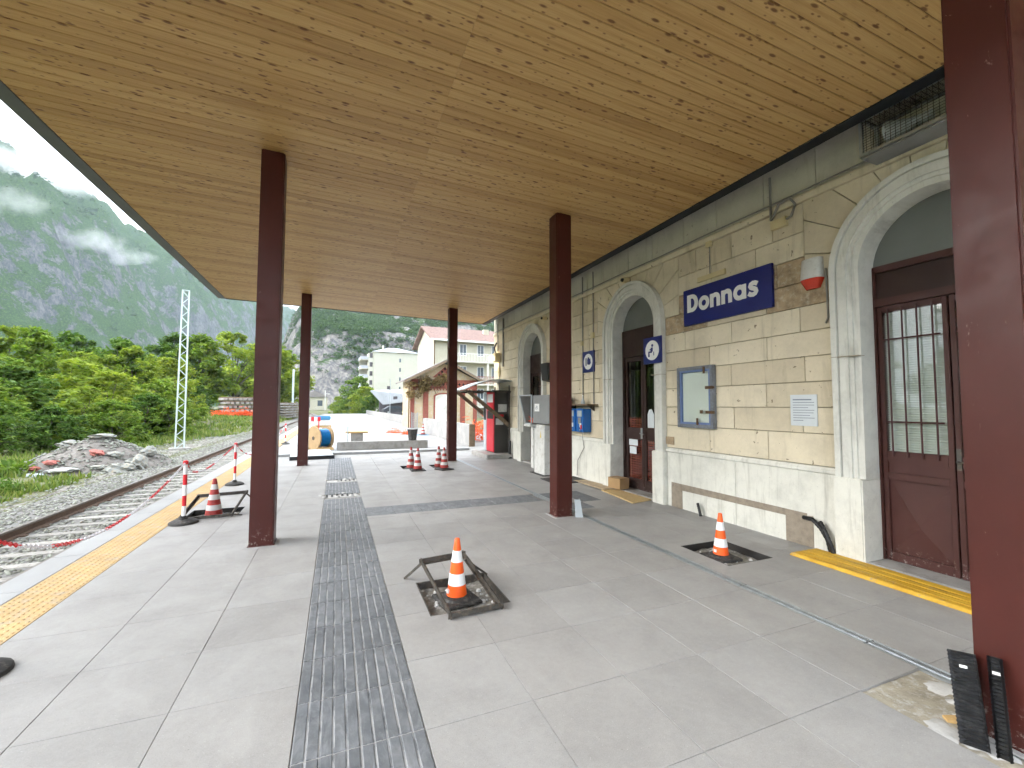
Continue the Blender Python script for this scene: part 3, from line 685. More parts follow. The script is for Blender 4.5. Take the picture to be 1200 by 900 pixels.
    # ---- doors
    for j,yc in enumerate(DOORS):
        D=empty('door',(0,yc,0)); D.parent=BLD; xd=.20
        pts=[(xd+.03,-.6,3.09),(xd+.03,.6,3.09)]+[(xd+.03,.6*math.cos(math.pi*i/20),SPR+.6*math.sin(math.pi*i/20)) for i in range(1,20)]
        q=MB().prism(pts,(.03,0,0)); q.build('tympanum',M['tymp'],D)
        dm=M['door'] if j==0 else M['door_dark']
        if j==0:
            q=MB(); q.box(xd,-.6,.035,xd+.08,-.578,3.09); q.box(xd,.578,.035,xd+.08,.6,3.09); q.box(xd,-.578,2.66,xd+.08,.578,2.74); q.box(xd,-.578,3.02,xd+.08,.578,3.09); q.build('frame',M['door'],D,bevel=.004)
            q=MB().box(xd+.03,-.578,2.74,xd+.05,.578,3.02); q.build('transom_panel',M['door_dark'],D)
            x0=xd+.02
            for sgn in (-1,1):
                y0,y1=(-.574,-.006) if sgn<0 else (.006,.574); w=.042; q=MB()
                q.box(x0,y0,.04,x0+.05,y0+w,2.655); q.box(x0,y1-w,.04,x0+.05,y1,2.655)
                for a,b in ((2.59,2.655),(1.04,1.15),(.86,.93),(.04,.13)): q.box(x0,y0+w,a,x0+.05,y1-w,b)
                L=q.build('leaf',dm,D,bevel=.004); a0,a1=y0+w,y1-w; ym=(a0+a1)/2
                MB().box(x0+.02,a0,.93,x0+.04,a1,1.04).build('panel',dm,L)
                q=MB(); xm=x0+.028; q.add([(xm,a0,.13),(xm,a1,.13),(xm,a1,.86),(xm,a0,.86),(xm-.022,ym,.42)],[(0,1,4),(1,2,4),(2,3,4),(3,0,4)]); q.build('panel',dm,L)
                MB().box(x0+.012,a0,1.15,x0+.016,a1,2.59).build('pane',M['glass'],L)
                me=MB().hexa([(x0+.03,a0+.002,0),(x0+.044,a0+.002,.008),(x0+.044,a1-.002,.008),(x0+.03,a1-.002,0),(x0+.03,a0+.002,.002),(x0+.044,a0+.002,.010),(x0+.044,a1-.002,.010),(x0+.03,a1-.002,.002)]).mesh('blind_slat',M['blind'])
                for k in range(60): link('blind_slat',me,L,(0,0,1.153+.0238*k))
                MB().box(x0+.06,a0,1.13,x0+.07,a1,2.61).build('blind_back',M['blind'],L)
                q=MB()
                for k in range(4): q.tube([(x0-.022,ym-.18+.12*k,1.10),(x0-.022,ym-.18+.12*k,2.62)],.009,6)
                for z in (1.45,2.30): q.tube([(x0-.024,ym-.235,z),(x0-.024,ym+.235,z)],.009,6)
                q.build('window_bars',M['iron'],L)
            q=MB().box(x0-.006,-.045,1.02,x0+.002,-.01,1.22); q.tube([(x0-.05,-.028,1.1),(x0-.05,-.12,1.1)],.009,6); q.tube([(x0-.05,-.028,1.1),(x0,-.028,1.1)],.009,6); q.build('handle',M['steel_dark'],D)
        else:
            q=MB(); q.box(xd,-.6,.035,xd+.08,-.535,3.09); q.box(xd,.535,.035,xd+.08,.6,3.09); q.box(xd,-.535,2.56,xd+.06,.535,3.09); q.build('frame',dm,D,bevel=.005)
            for sgn in (-1,1):
                y0,y1=(-.53,-.004) if sgn<0 else (.004,.53); x0=xd+.025; q=MB()
                q.box(x0,y0,.04,x0+.05,y0+.065,2.555); q.box(x0,y1-.065,.04,x0+.05,y1,2.555)
                for a,b in ((.04,.24),(.98,1.20),(2.47,2.555)): q.box(x0,y0+.065,a,x0+.05,y1-.065,b)
                L=q.build('leaf',dm,D,bevel=.004)
                for a,b in ((.24,.98),(1.20,2.47)):
                    q=MB().box(x0+.02,y0+.06,a-.005,x0+.025,y1-.06,b+.005); q.build('pane',M['glass'],L)
                q=MB()
                for k in range(4): q.tube([(x0+.05,y0+.11+.1*k,1.2),(x0+.05,y0+.11+.1*k,2.47)],.007,5)
                q.tube([(x0+.05,y0+.065,2.3),(x0+.05,y1-.065,2.3)],.007,5); q.build('window_bars',M['black'],L)
            q=MB(); q.box(xd+.012,.03,1.0,xd+.026,.075,1.2); q.tube([(xd-.03,.05,1.10),(xd-.03,-.06,1.09)],.009,6); q.tube([(xd-.03,.05,1.1),(xd+.02,.05,1.1)],.009,6); q.build('handle',M['steel'],D)
            if j==1:
                q=MB()                        # orange mesh seen through the lower glass
                for k in range(22): q.box(xd+.055,-.52+.048*k,.22,xd+.058,-.508+.048*k,1.40)
                for k in range(25): q.box(xd+.0585,-.53,.24+.046*k,xd+.0615,.53,.254+.046*k)
                q.build('safety_net',M['net_dim'],D)
                q=MB().box(xd+.010,-.30,1.215,xd+.014,-.13,1.46); q.prism([(xd+.010,-.30,1.46),(xd+.010,-.13,1.46),(xd+.010,-.17,1.54),(xd+.010,-.24,1.56)],(.004,0,0)); q.build('paper_notice',M['paper'],D)
                q=MB().box(xd+.010,.16,.86,xd+.014,.42,.975); q.box(xd+.010,.2,.70,xd+.014,.40,.84); q.build('paper_notice',M['paper'],D)
        q=MB(); q.box(2.2,-1.6,0,2.25,1.6,3.6); q.box(.44,-1.6,3.6,2.2,1.6,3.65); q.box(.44,-1.65,0,2.2,-1.6,3.6); q.box(.44,1.6,0,2.2,1.65,3.6); q.box(.44,-1.6,-.02,2.2,1.6,0); q.build('room_behind',M['room'],D)
build_building()
# ================================================================== THINGS ON THE FACADE
def ring(q,cy,cz,ro,ri,x0,x1,n=28,ky=1.0,m=0,a0=0,a1=2*math.pi):
    full=abs(a1-a0-2*math.pi)<1e-6
    for i in range(n):
        t0,t1=a0+(a1-a0)*i/n,a0+(a1-a0)*(i+1)/n
        p=lambda r,t:(cy+ky*r*math.cos(t),cz+r*math.sin(t))
        a,b,c,d=p(ri,t0),p(ro,t0),p(ro,t1),p(ri,t1)
        q.hexa([(x0,*a),(x0,*b),(x0,*c),(x0,*d),(x1,*a),(x1,*b),(x1,*c),(x1,*d)],m)
def disc(q,cy,cz,r,x0,x1,n=28,m=0):
    q.prism([(x0,cy+r*math.cos(2*math.pi*i/n),cz+r*math.sin(2*math.pi*i/n)) for i in range(n)],(x1-x0,0,0),m)
def rect(q,y0,z0,y1,z1,x0,x1,m=0): q.box(x0,min(y0,y1),z0,x1,max(y0,y1),z1,m)
def ribbon(q,pts,w,x0,x1):
    n=len(pts); L=[];Rr=[]
    for i,(y,z) in enumerate(pts):
        a=pts[max(0,i-1)]; b=pts[min(n-1,i+1)]; dy,dz=b[0]-a[0],b[1]-a[1]; l=math.hypot(dy,dz) or 1
        ww=w[i] if isinstance(w,list) else w
        L.append((y-dz/l*ww/2,z+dy/l*ww/2)); Rr.append((y+dz/l*ww/2,z-dy/l*ww/2))
    for i in range(n-1): q.hexa([(x0,*L[i]),(x0,*L[i+1]),(x0,*Rr[i+1]),(x0,*Rr[i]),(x1,*L[i]),(x1,*L[i+1]),(x1,*Rr[i+1]),(x1,*Rr[i])])
def build_name_sign():
    yl,yr,zb,zt=5.23,3.735,2.855,3.415; W=yl-yr; H=zt-zb
    t=empty('station_sign',(WALLX,(yl+yr)/2,zb),0,'blue enamel station name board with white lettering Donnas','sign')
    q=MB().box(-.045,-W/2,0,-.004,W/2,H); q.build('panel',M['sign_blue'],t,bevel=.004)
    q=MB()
    for y in (-.5,.5): q.box(-.004,y-.02,.05,.02,y+.02,H-.05)
    q.build('fixing_rail',M['steel_dark'],t)
    # heavy round lettering; reading direction runs towards -y
    q=MB(); x0,x1=-.049,-.0445; u=.40
    class Flip:
        def __init__(s,o): s.o=o
    s0=W/2-.085; sx=.93
    def Y(a): return s0-a*sx
    base=.20; xh=.185; cap=.27; sw=.066
    def rc(a0,z0,a1,z1): rect(q,Y(a0),base+z0,Y(a1),base+z1,x0,x1)
    def rg(ac,zc_,ro,ri,t0=0,t1=2*math.pi,n=28): ring(q,Y(ac),base+zc_,ro,ri,x0,x1,n,sx,0,t0,t1)
    a=0.0
    rect(q,Y(a),base,Y(a+.078),base+cap,x0-.001,x1)                                                   # D
    ro=cap/2
    for i in range(20):
        t0,t1=-math.pi/2+math.pi*i/20,-math.pi/2+math.pi*(i+1)/20
        o=lambda t:(Y(a+.105+.125*math.cos(t)),base+ro+ro*math.sin(t)); ii=lambda t:(Y(a+.098+.058*math.cos(t)),base+ro+(ro-.062)*math.sin(t))
        A,B,C,Dd=ii(t0),o(t0),o(t1),ii(t1); q.hexa([(x0,*A),(x0,*B),(x0,*C),(x0,*Dd),(x1,*A),(x1,*B),(x1,*C),(x1,*Dd)])
    rect(q,Y(a+.077),base,Y(a+.107),base+.062,x0-.0005,x1); rect(q,Y(a+.077),base+cap-.062,Y(a+.107),base+cap,x0-.0005,x1)
    a=.245; rg(a+.105,xh/2,.108,.045)                                       # o
    def en(a):
        rect(q,Y(a),base-.008,Y(a+.066),base+xh+.004,x0-.001,x1); rect(q,Y(a+.125),base-.008,Y(a+.191),base+.108,x0-.001,x1)
        for i in range(16):
            t0,t1=math.pi*i/16,math.pi*(i+1)/16
            o=lambda t:(Y(a+.106-.085*math.cos(t)),base+.105+.092*math.sin(t)); ii=lambda t:(Y(a+.0955-.0295*math.cos(t)),base+.105+.028*math.sin(t))
            A,B,C,Dd=ii(t0),o(t0),o(t1),ii(t1); q.hexa([(x0,*A),(x0,*B),(x0,*C),(x0,*Dd),(x1,*A),(x1,*B),(x1,*C),(x1,*Dd)])
    en(.475); en(.69)
    a=.905; rg(a+.105,xh/2,.106,.042); rect(q,Y(a+.152),base-.008,Y(a+.218),base+xh+.006,x0-.001,x1)       # a
    a=1.145                                                                # s
    pts=[]
    pts=[(a+.155,.148),(a+.12,.168),(a+.085,.170),(a+.052,.158),(a+.040,.135),(a+.058,.112),(a+.095,.098),(a+.128,.080),(a+.138,.054),(a+.122,.030),(a+.088,.018),(a+.05,.022),(a+.012,.045)]
    ribbon(q,[(Y(p),base+z) for p,z in pts],.060,x0,x1)
    q.build('lettering',M['white'],t)
build_name_sign()
def pictogram(name,yc,zc_,s,label,kind,xoff=0.0):
    t=empty(name,(WALLX-xoff,yc,zc_-s/2),0,label,'sign')
    q=MB().box(-.03,-s/2,0,-.008,s/2,s); q.build('panel',M['sign_blue'],t,bevel=.003)
    q=MB(); disc(q,0,s/2,s*.375,-.034,-.029); q.build('white_disc',M['white'],t)
    q=MB(); x0,x1=-.038,-.0335
    if kind=='wait':
        disc(q,-.01,s*.68,s*.055,x0,x1,14); ribbon(q,[(.0,s*.61),(.005,s*.45)],s*.11,x0,x1); ribbon(q,[(.0,s*.44),(s*.17,s*.44),(s*.17,s*.26)],s*.075,x0,x1); ribbon(q,[(.0,s*.56),(s*.12,s*.52)],s*.05,x0,x1)
        ribbon(q,[(-s*.10,s*.44),(-s*.10,s*.30)],s*.03,x0,x1)
    else:
        rect(q,s*.20,s*.32,s*.13,s*.68,x0,x1); q.prism([(x0,s*.06,s*.62),(x0,-s*.20,s*.64),(x0,-s*.24,s*.42),(x0,-s*.12,s*.34),(x0,s*.06,s*.38)],(x1-x0,0,0)); rect(q,s*.02,s*.62,-s*.1,s*.70,x0,x1)
    q.build('pictogram',M['sign_blue'],t)
    q=MB().box(-.008,-.03,s*.4,.025+xoff,.03,s*.6); q.build('bracket',M['steel_dark'],t)
pictogram('pictogram_sign',8.045,2.57,.46,'square blue sign with cup pictogram between column and middle door','cup')
pictogram('pictogram_sign',5.87,2.555,.45,'square blue waiting room sign with seated figure at middle doorway','wait',.10)
def build_noticeboard():
    yl,yr,zb,zt=5.37,4.665,1.28,2.21; W=yl-yr; H=zt-zb
    t=empty('noticeboard',(WALLX,(yl+yr)/2,zb),0,'empty glazed noticeboard with battered grey blue frame under the name board','noticeboard')
    q=MB(); f=.055; q.box(-.075,-W/2,0,-.004,-W/2+f,H); q.box(-.075,W/2-f,0,-.004,W/2,H); q.box(-.075,-W/2+f,0,-.004,W/2-f,f); q.box(-.075,-W/2+f,H-f,-.004,W/2-f,H); q.build('frame',M['frame_grey'],t,bevel=.004)
    q=MB(); g=.03; q.box(-.066,-W/2+f,f,-.03,-W/2+f+g,H-f); q.box(-.066,W/2-f-g,f,-.03,W/2-f,H-f); q.box(-.066,-W/2+f+g,f,-.03,W/2-f-g,f+g); q.box(-.066,-W/2+f+g,H-f-g,-.03,W/2-f-g,H-f); q.build('inner_frame',M['frame_blue'],t)
    q=MB().box(-.03,-W/2+f,f,-.006,W/2-f,H-f); q.build('backing',M['board_face'],t)
    q=MB().box(-.05,-W/2+f+g,f+g,-.046,W/2-f-g,H-f-g); q.build('pane',M['glass'],t)
    for (y,z,w,h) in ((-.29,.60,.14,.045),(-.30,.24,.16,.04),(-.20,.86,.035,.10),(-.06,.10,.035,.10),(-.14,.245,.05,.05),(-.36,.6,.05,.03)):
        q=MB().box(-.084,y-w/2,z-h/2,-.0755,y+w/2,z+h/2); q.build('rusty_clip',M['rusty'],t)
build_noticeboard()
def build_notice():
    t=empty('paper_notice',(WALLX,3.41,1.38),0,'grey printed notice sheet stuck on the wall beside near door','notice')
    q=MB().box(-.014,-.155,0,-.003,.155,.365); q.build('sheet',M['paper'],t)
    q=MB(); 
    for k,(w,h) in enumerate(((.22,.012),(.25,.006),(.25,.006),(.18,.006),(.25,.006),(.24,.006),(.2,.006),(.25,.006),(.12,.006))): q.box(-.0155,.125-w,.30-.03*k,-.0138,.125,.30-.03*k+h)
    q.build('print_lines',M['print'],t)
build_notice()
def build_siren():
    t=empty('alarm_siren',(WALLX,3.255,2.96),0,'white alarm siren with red strobe lens high beside near arch','siren')
    def shell(z0,z1,w0,w1,d0,d1,n=10):
        q=MB(); A=[];B=[]
        for i in range(n+1):
            a=math.pi*i/n; A.append((-d0*math.sin(a)**.6 if 0<i<n else 0,w0*math.cos(a),z0)); B.append((-d1*math.sin(a)**.6 if 0<i<n else 0,w1*math.cos(a),z1))
        m=n+1; q.add(A+B,[tuple(range(m))[::-1],tuple(range(m,2*m))]+[(i,(i+1)%m,m+(i+1)%m,m+i) for i in range(m)]); return q
    shell(.11,.35,.125,.115,.11,.07).build('housing',M['offwhite'],t,smooth=True); shell(.0,.108,.075,.123,.05,.108).build('strobe_lens',M['amber'],t,smooth=True)
    q=MB().tube([(-.02,-.15,.2),(-.025,-.155,-.05),(-.02,-.16,-.36),(-.02,-.13,-.42)],.012,6); q.build('cable',M['cable_grey'],t)
build_siren()
def cable(label,pts,r=.011,mat='cable_grey',name='wall_cable',boxes=()):
    t=empty(name,pts[0],0,label,'cable'); o=Vector(pts[0])
    MB().tube([Vector(p)-o for p in pts],r,6).build('conduit',M[mat],t,smooth=True)
    for (b,s) in boxes:
        b=Vector(b)-o; MB().box(b.x-s[0]/2,b.y-s[1]/2,b.z-s[2]/2,b.x+s[0]/2,b.y+s[1]/2,b.z+s[2]/2).build('junction_box',M['lamp_case'],t,bevel=.004)
W=WALLX
cable('thin grey conduit running along the string course under the canopy',[(W-.05,y,4.145+.004*math.sin(y*3)) for y in np.linspace(1.2,14.0,40)],.010)
cable('looped grey conduit and junction box above the alarm siren',[(W-.05,3.72,4.5),(W-.05,3.72,3.95),(W-.06,3.68,3.98),(W-.07,3.60,4.10),(W-.07,3.46,4.12),(W-.06,3.40,4.02),(W-.05,3.46,3.90),(W-.04,3.62,3.87)],.016,boxes=(((W-.04,3.62,3.87),(.06,.20,.11)),))
cable('vertical wire dropping to a pale batten above the name board',[(W-.02,4.72,4.05),(W-.02,4.72,3.55)],.008,boxes=(((W-.03,4.72,4.0),(.05,.09,.08)),((W-.02,4.70,3.52),(.035,.5,.075))))
cable('dark vertical conduit left of middle arch passing the cup sign',[(W-.02,7.85,4.5),(W-.02,7.85,1.66)],.012,boxes=(((W-.03,7.86,3.12),(.05,.10,.12)),))
cable('second dark conduit behind the column near the cup sign',[(W-.02,8.28,4.5),(W-.02,8.28,1.66)],.013,boxes=(((W-.03,8.30,3.0),(.05,.08,.1)),))
cable('vertical cable running down to the lit corner lamp',[(W-.03,13.75,4.4),(W-.03,13.72,3.6),(W-.05,13.70,3.45)],.016)
cable('dark cable below the lit corner lamp',[(W-.03,13.55,3.1),(W-.03,13.58,2.7),(W-.03,13.55,2.4),(W-.03,13.55,1.2)],.014,boxes=(((W-.04,13.56,2.75),(.05,.08,.3)),))
cable('dark downpipe on the far end of the facade',[(W-.04,13.2,4.5),(W-.04,13.2,2.9)],.028)
def build_corner_lamp():
    t=empty('wall_lamp',(W,13.62,3.08),0,'lit cream wall lamp near the far corner of the facade','lamp')
    q=MB().box(-.22,-.16,0,-.03,.14,.30); q.build('housing',M['lamp_case'],t,bevel=.02)
    q=MB().lathe([(.06,-.0),(.075,.04),(.07,.12),(.03,.16)],14,(-.15,.0,0)); o=q.build('glowing_bulb',M['lamp'],t,(-.10,.20,.06),smooth=True)
    q=MB().tube([(-.1,.12,.3),(-.13,.2,.5),(-.06,.26,.62),(-.02,.24,.7)],.028,7); q.build('gooseneck',M['black'],t)
build_corner_lamp()
def build_cage():
    t=empty('loudspeaker_cage',(W,2.16,4.0),0,'grey metal mesh cage with horn loudspeaker above near arch','loudspeaker')
    y0,y1,z0,z1,xf=-.40,.42,.08,.44,-.30
    q=MB()
    for z in (z0,z1):
        q.box(xf,y0,z,xf+.03,y1,z+.03); q.box(-.04,y0,z,-.01,y1,z+.03)
        for y in (y0,y1-.03): q.box(xf+.03,y,z,-.04,y+.03,z+.03)
    for y in (y0,y1-.03):
        for x in (xf,-.04): q.box(x,y,z0+.03,x+.03,y+.03,z1)
    q.build('frame',M['steel'],t)
    q=MB()
    for k in range(40): q.box(xf+.012,y0+.02*k,z0,xf+.015,y0+.02*k+.004,z1) if k%2==0 else q.box(xf,y0+.02*k,z1+.012,-.01,y0+.02*k+.004,z1+.016)
    for k in range(14): q.box(xf+.01,y0,z0+.026*k,xf+.013,y1,z0+.026*k+.004)
    for k in range(12): q.box(xf+.024*k,y0,z1+.016,xf+.024*k+.004,y1,z1+.019)
    q.build('mesh_guard',M['steel_dark'],t)
    q=MB().box(xf+.01,y0+.01,z0-.02,-.02,y1-.01,z0-.005); q.build('floor_plate',M['kiosk'],t)
    q=MB().lathe([(.13,0),(.12,.02),(.06,.16),(.045,.24),(.045,.32)],16); q.build('horn',M['vend_grey'],t,(-.17,.22,.24),(R(90),0,0),smooth=True)
build_cage()
def build_camera_box(name,y,z,label):
    t=empty(name,(W,y,z),0,label,'camera')
    q=MB().box(-.16,-.05,0,-.03,.05,.09); q.build('housing',M['lamp_case'],t,bevel=.006); q=MB().lathe([(.035,0),(.03,.03)],12); q.build('lens',M['black'],t,(-.16,0,.045),(0,R(-90),0))
    q=MB().box(-.03,-.02,.02,0.02,.02,.07); q.build('bracket',M['steel_dark'],t)
build_camera_box('security_camera',6.62,3.92,'small cream box camera above the middle arch')
build_camera_box('security_camera',10.05,3.85,'small cream box camera right of the far arch')
# ---- blue vending boxes and shelf
def build_blue_boxes():
    t=empty('ticket_dispenser',(W,8.30,1.05),0,'twin blue wall dispensers under a wooden shelf near middle door','dispenser')
    for k,y in enumerate((-.17,.17)):
        b=MB().box(-.20,y-.155,0,-.005,y+.155,.50).build('cabinet',M['blue_box'],t,bevel=.008)
        MB().box(-.206,y-.09,.33,-.2005,y+.09,.46).build('label_plate',M['vend_grey'],b); MB().box(-.206,y-.05,.17,-.2005,y+.06,.31).build('display',M['kiosk'],b)
        MB().box(-.207,y-.07,.10,-.2005,y+.0,.19).build('paper_label',M['white'],b); MB().box(-.209,y+.01 if k else y-.09,.06,-.2005,y+.06 if k else y-.03,.15).build('red_mark',M['red'],b)
        MB().box(-.22,y-.04,.03,-.2005,y-.01,.06).build('coin_knob',M['steel'],b)
    s=empty('wall_shelf',(W,8.22,1.62),0,'narrow weathered wooden shelf above the blue dispensers','shelf')
    MB().box(-.26,-.51,0,-.005,.51,.03).build('board',M['old_wood'],s,bevel=.004)
    for y in (-.38,.38): MB().prism([(-.005,y,0),(-.2,y,0),(-.005,y,-.12)],(0,.02,0)).build('bracket',M['steel_dark'],s)
    b=empty('glass_bottle',(W-.12,8.12,1.651),0,'small pale bottle standing on the wall shelf','bottle')
    MB().lathe([(.035,0),(.045,.01),(.045,.05),(.015,.11),(.012,.17),(.015,.18)],14).build('body',M['vend_grey'],b,smooth=True); MB().lathe([(.017,.172),(.017,.195)],10).build('cap',M['white'],b)
    cable('loose thin cables hanging below the blue dispensers',[(W-.04,8.3,1.04),(W-.05,8.2,.7),(W-.06,8.45,.4),(W-.05,8.5,.06)],.008)
build_blue_boxes()
# ---- grey kiosk with open tray behind the middle column
def build_kiosk():
    t=empty('ticket_machine',(4.62,9.25,0),0,'pale pedestal with grey open hooded box between column and far door','ticket machine')
    MB().box(-.14,-.22,0,.30,.34,1.17).build('pedestal',M['offwhite'],t,bevel=.012)
    MB().box(-.16,.345,.10,.30,.50,1.14).build('side_column',M['offwhite'],t,bevel=.01)
    MB().prism([(-.1435,-.05,.86),(-.1435,.01,.86),(-.1435,-.02,1.02)],(.0025,0,0)).build('warning_sticker',simple('sticker_yellow',(.7,.5,.04),.5),t)
    # hood: open trough seen from its end
    q=MB()
    def trough(y0,y1):
        p=[(-.30,1.20),(-.12,1.20),(-.02,1.86),(-.30,1.86)]
        return p
    q.hexa([(-.22,-.62,1.20),(.26,-.62,1.20),(.26,.25,1.20),(-.22,.25,1.20),(-.22,-.62,1.86),(.26,-.62,1.86),(.26,.25,1.86),(-.22,.25,1.86)]); q.build('cabinet',M['kiosk'],t,bevel=.01)
    q=MB(); th=.02; y0,y1=.26,.86
    q.hexa([(-.24,y0,1.17),(.20,y0,1.17),(.20,y0+.08,1.17),(-.24,y0+.08,1.17),(-.24,y1-.08,1.20),(.20,y1-.08,1.20),(.20,y1,1.20),(-.24,y1,1.20)])
    q=MB(); q.hexa([(-.24,.26,1.17),(.26,.26,1.17),(.26,.60,1.17),(-.24,.60,1.17),(-.24,.26,1.19),(.26,.26,1.19),(.26,.60,1.19),(-.24,.60,1.19)])
    q.hexa([(-.24,.58,1.19),(.26,.58,1.19),(.26,.60,1.19),(-.24,.60,1.19),(-.24,.98,1.86),(.26,.98,1.86),(.26,1.0,1.86),(-.24,1.0,1.86)])
    q.hexa([(.24,.26,1.19),(.26,.26,1.19),(.26,.60,1.19),(.24,.58,1.19),(.24,.26,1.86),(.26,.26,1.86),(.26,1.0,1.86),(.24,.98,1.86)])
    q.build('open_tray',M['kiosk'],t)
    q=MB(); 
    for (a,b) in (((-.25,.26,1.18),(-.25,.6,1.18)),((-.25,.6,1.18),(-.25,1.0,1.87)),((-.25,.26,1.87),(-.25,1.0,1.87)),((-.25,.26,1.18),(-.25,.26,1.87))): q.bar(a,b,.025,.025)
    q.build('tray_rim',M['vend_grey'],t)
    MB().box(-.30,.22,1.11,.2,.62,1.165).build('ledge',M['offwhite'],t,bevel=.006)
    pl=MB().box(-.226,-.12,1.48,-.2215,.14,1.66).build('number_plate',M['white'],t)
    q=MB()      # the digits 21
    for (a,b,c,d) in ((.075,1.60,.02,1.612),(.03,1.57,.02,1.61),(.075,1.566,.02,1.578),(.075,1.53,.065,1.57),(.075,1.528,.02,1.54),(-.01,1.528,-.022,1.612)): rect(q,a,b,c,d,-.229,-.2262)
    q.build('digits',M['print'],pl)
    MB().box(-.22,-.30,-.0,.34,.42,.012).build('base_plate',M['black'],t)
    n=empty('orange_net',(4.60,9.62,1.192),0,'crumpled orange safety net lying in the open grey tray','net')
    q=MB()
    for k in range(60):
        a=Vector((random.uniform(-.2,.12),random.uniform(-.06,.2),random.uniform(.0,.12))); b=a+Vector((random.uniform(-.12,.12),random.uniform(-.09,.09),random.uniform(-.04,.06))); b.z=max(.004,b.z); b.x=max(-.22,min(.2,b.x)); q.bar(a,b,.02,.008)
    tag(q.build('mesh',M['net'],n),kind='stuff')
    s=empty('wall_screen',(W,9.6,2.25),0,'small dark hooded screen on the wall above the grey kiosk','screen')
    q=MB().hexa([(-.30,-.18,.0),(-.05,-.18,-.05),(-.05,.18,-.05),(-.30,.18,0),(-.34,-.18,.42),(-.05,-.18,.42),(-.05,.18,.42),(-.34,.18,.42)]); q.build('hood',M['black'],s)
    MB().box(-.05,-.03,.1,.02,.03,.3).build('bracket',M['steel_dark'],s)
    m=empty('floor_mat',(4.70,8.25,0),0,'black rubber mat on the paving behind middle column','mat'); MB().slab(-.5,-.28,.001,.34,.42,.02,.004).build('sheet',M['rubber'],m)
build_kiosk()
# ---- red drinks machine with shelter
def build_vending():
    t=empty('vending_machine',(4.82,13.22,0),0,'red and dark drinks vending machine on concrete plinth at far corner','vending machine')
    MB().slab(-.60,-.85,-.03,.24,.75,.14,.02).build('plinth',M['concrete'],t)
    b=MB().box(-.24,-.50,.145,.24,.50,2.10).build('cabinet',M['vend_dark'],t,bevel=.012)
    MB().box(-.27,-.495,.17,-.241,.18,2.08).build('red_door',M['vend_red'],t,bevel=.01)
    MB().box(-.275,.185,.17,-.241,.495,2.08).build('grey_door',M['vend_grey'],t,bevel=.01)
    MB().box(-.279,.22,1.15,-.2755,.46,1.62).build('selection_panel',M['black'],t); MB().box(-.276,-.45,1.2,-.2705,.1,1.45).build('chute',M['black'],t); MB().box(-.2755,-.42,1.72,-.2705,.1,1.98).build('logo_panel',M['white'],t)
    MB().box(-.12,-.505,1.42,.16,-.5005,1.66).build('notice',M['offwhite'],t); MB().box(-.16,-.506,1.27,.06,-.5005,1.34).build('red_notice',M['red'],t); MB().box(-.2,-.506,1.02,.05,-.5005,1.22).build('notice',M['offwhite'],t)
    s=empty('vending_shelter',(4.3,13.2,0),0,'curved translucent shelter roof with timber braces over the drinks machine','shelter')
    q=MB(); n=10
    for y in (0,):
        A=[];B=[]
        for i in range(n+1):
            u=i/n; x=-.75+1.53*u; z=2.02+.40*math.sin(math.pi*(.06+.58*u)); A.append((x,z))
        for i in range(n): q.hexa([(A[i][0],-.68,A[i][1]),(A[i+1][0],-.68,A[i+1][1]),(A[i+1][0],.68,A[i+1][1]),(A[i][0],.68,A[i][1]),(A[i][0],-.68,A[i][1]+.02),(A[i+1][0],-.68,A[i+1][1]+.02),(A[i+1][0],.68,A[i+1][1]+.02),(A[i][0],.68,A[i][1]+.02)])
    q.build('curved_roof',M['polycarb'],s)
    q=MB()
    for y in (-.66,.66):
        q.bar((-.7,y,2.05),(.75,y,2.05),.04,.05); q.bar((.70,y,0.14),(.70,y,2.25),.04,.04)
    q.bar((-.70,-.66,2.06),(-.70,.66,2.06),.04,.04); q.build('steel_frame',M['steel_dark'],s)
    for y in (-.62,.62): MB().bar((-.62,y,2.05),(.72,y,1.0),.05,.11).build('timber_brace',M['old_wood'],s)
    k=empty('bollard_stub',(4.98,12.42,0),0,'short black rubber post on the paving beside the drinks machine','post'); MB().lathe([(.09,0),(.085,.02),(.05,.05),(.04,.52),(.035,.54)],12).build('body',M['black'],k,smooth=True)
build_vending()
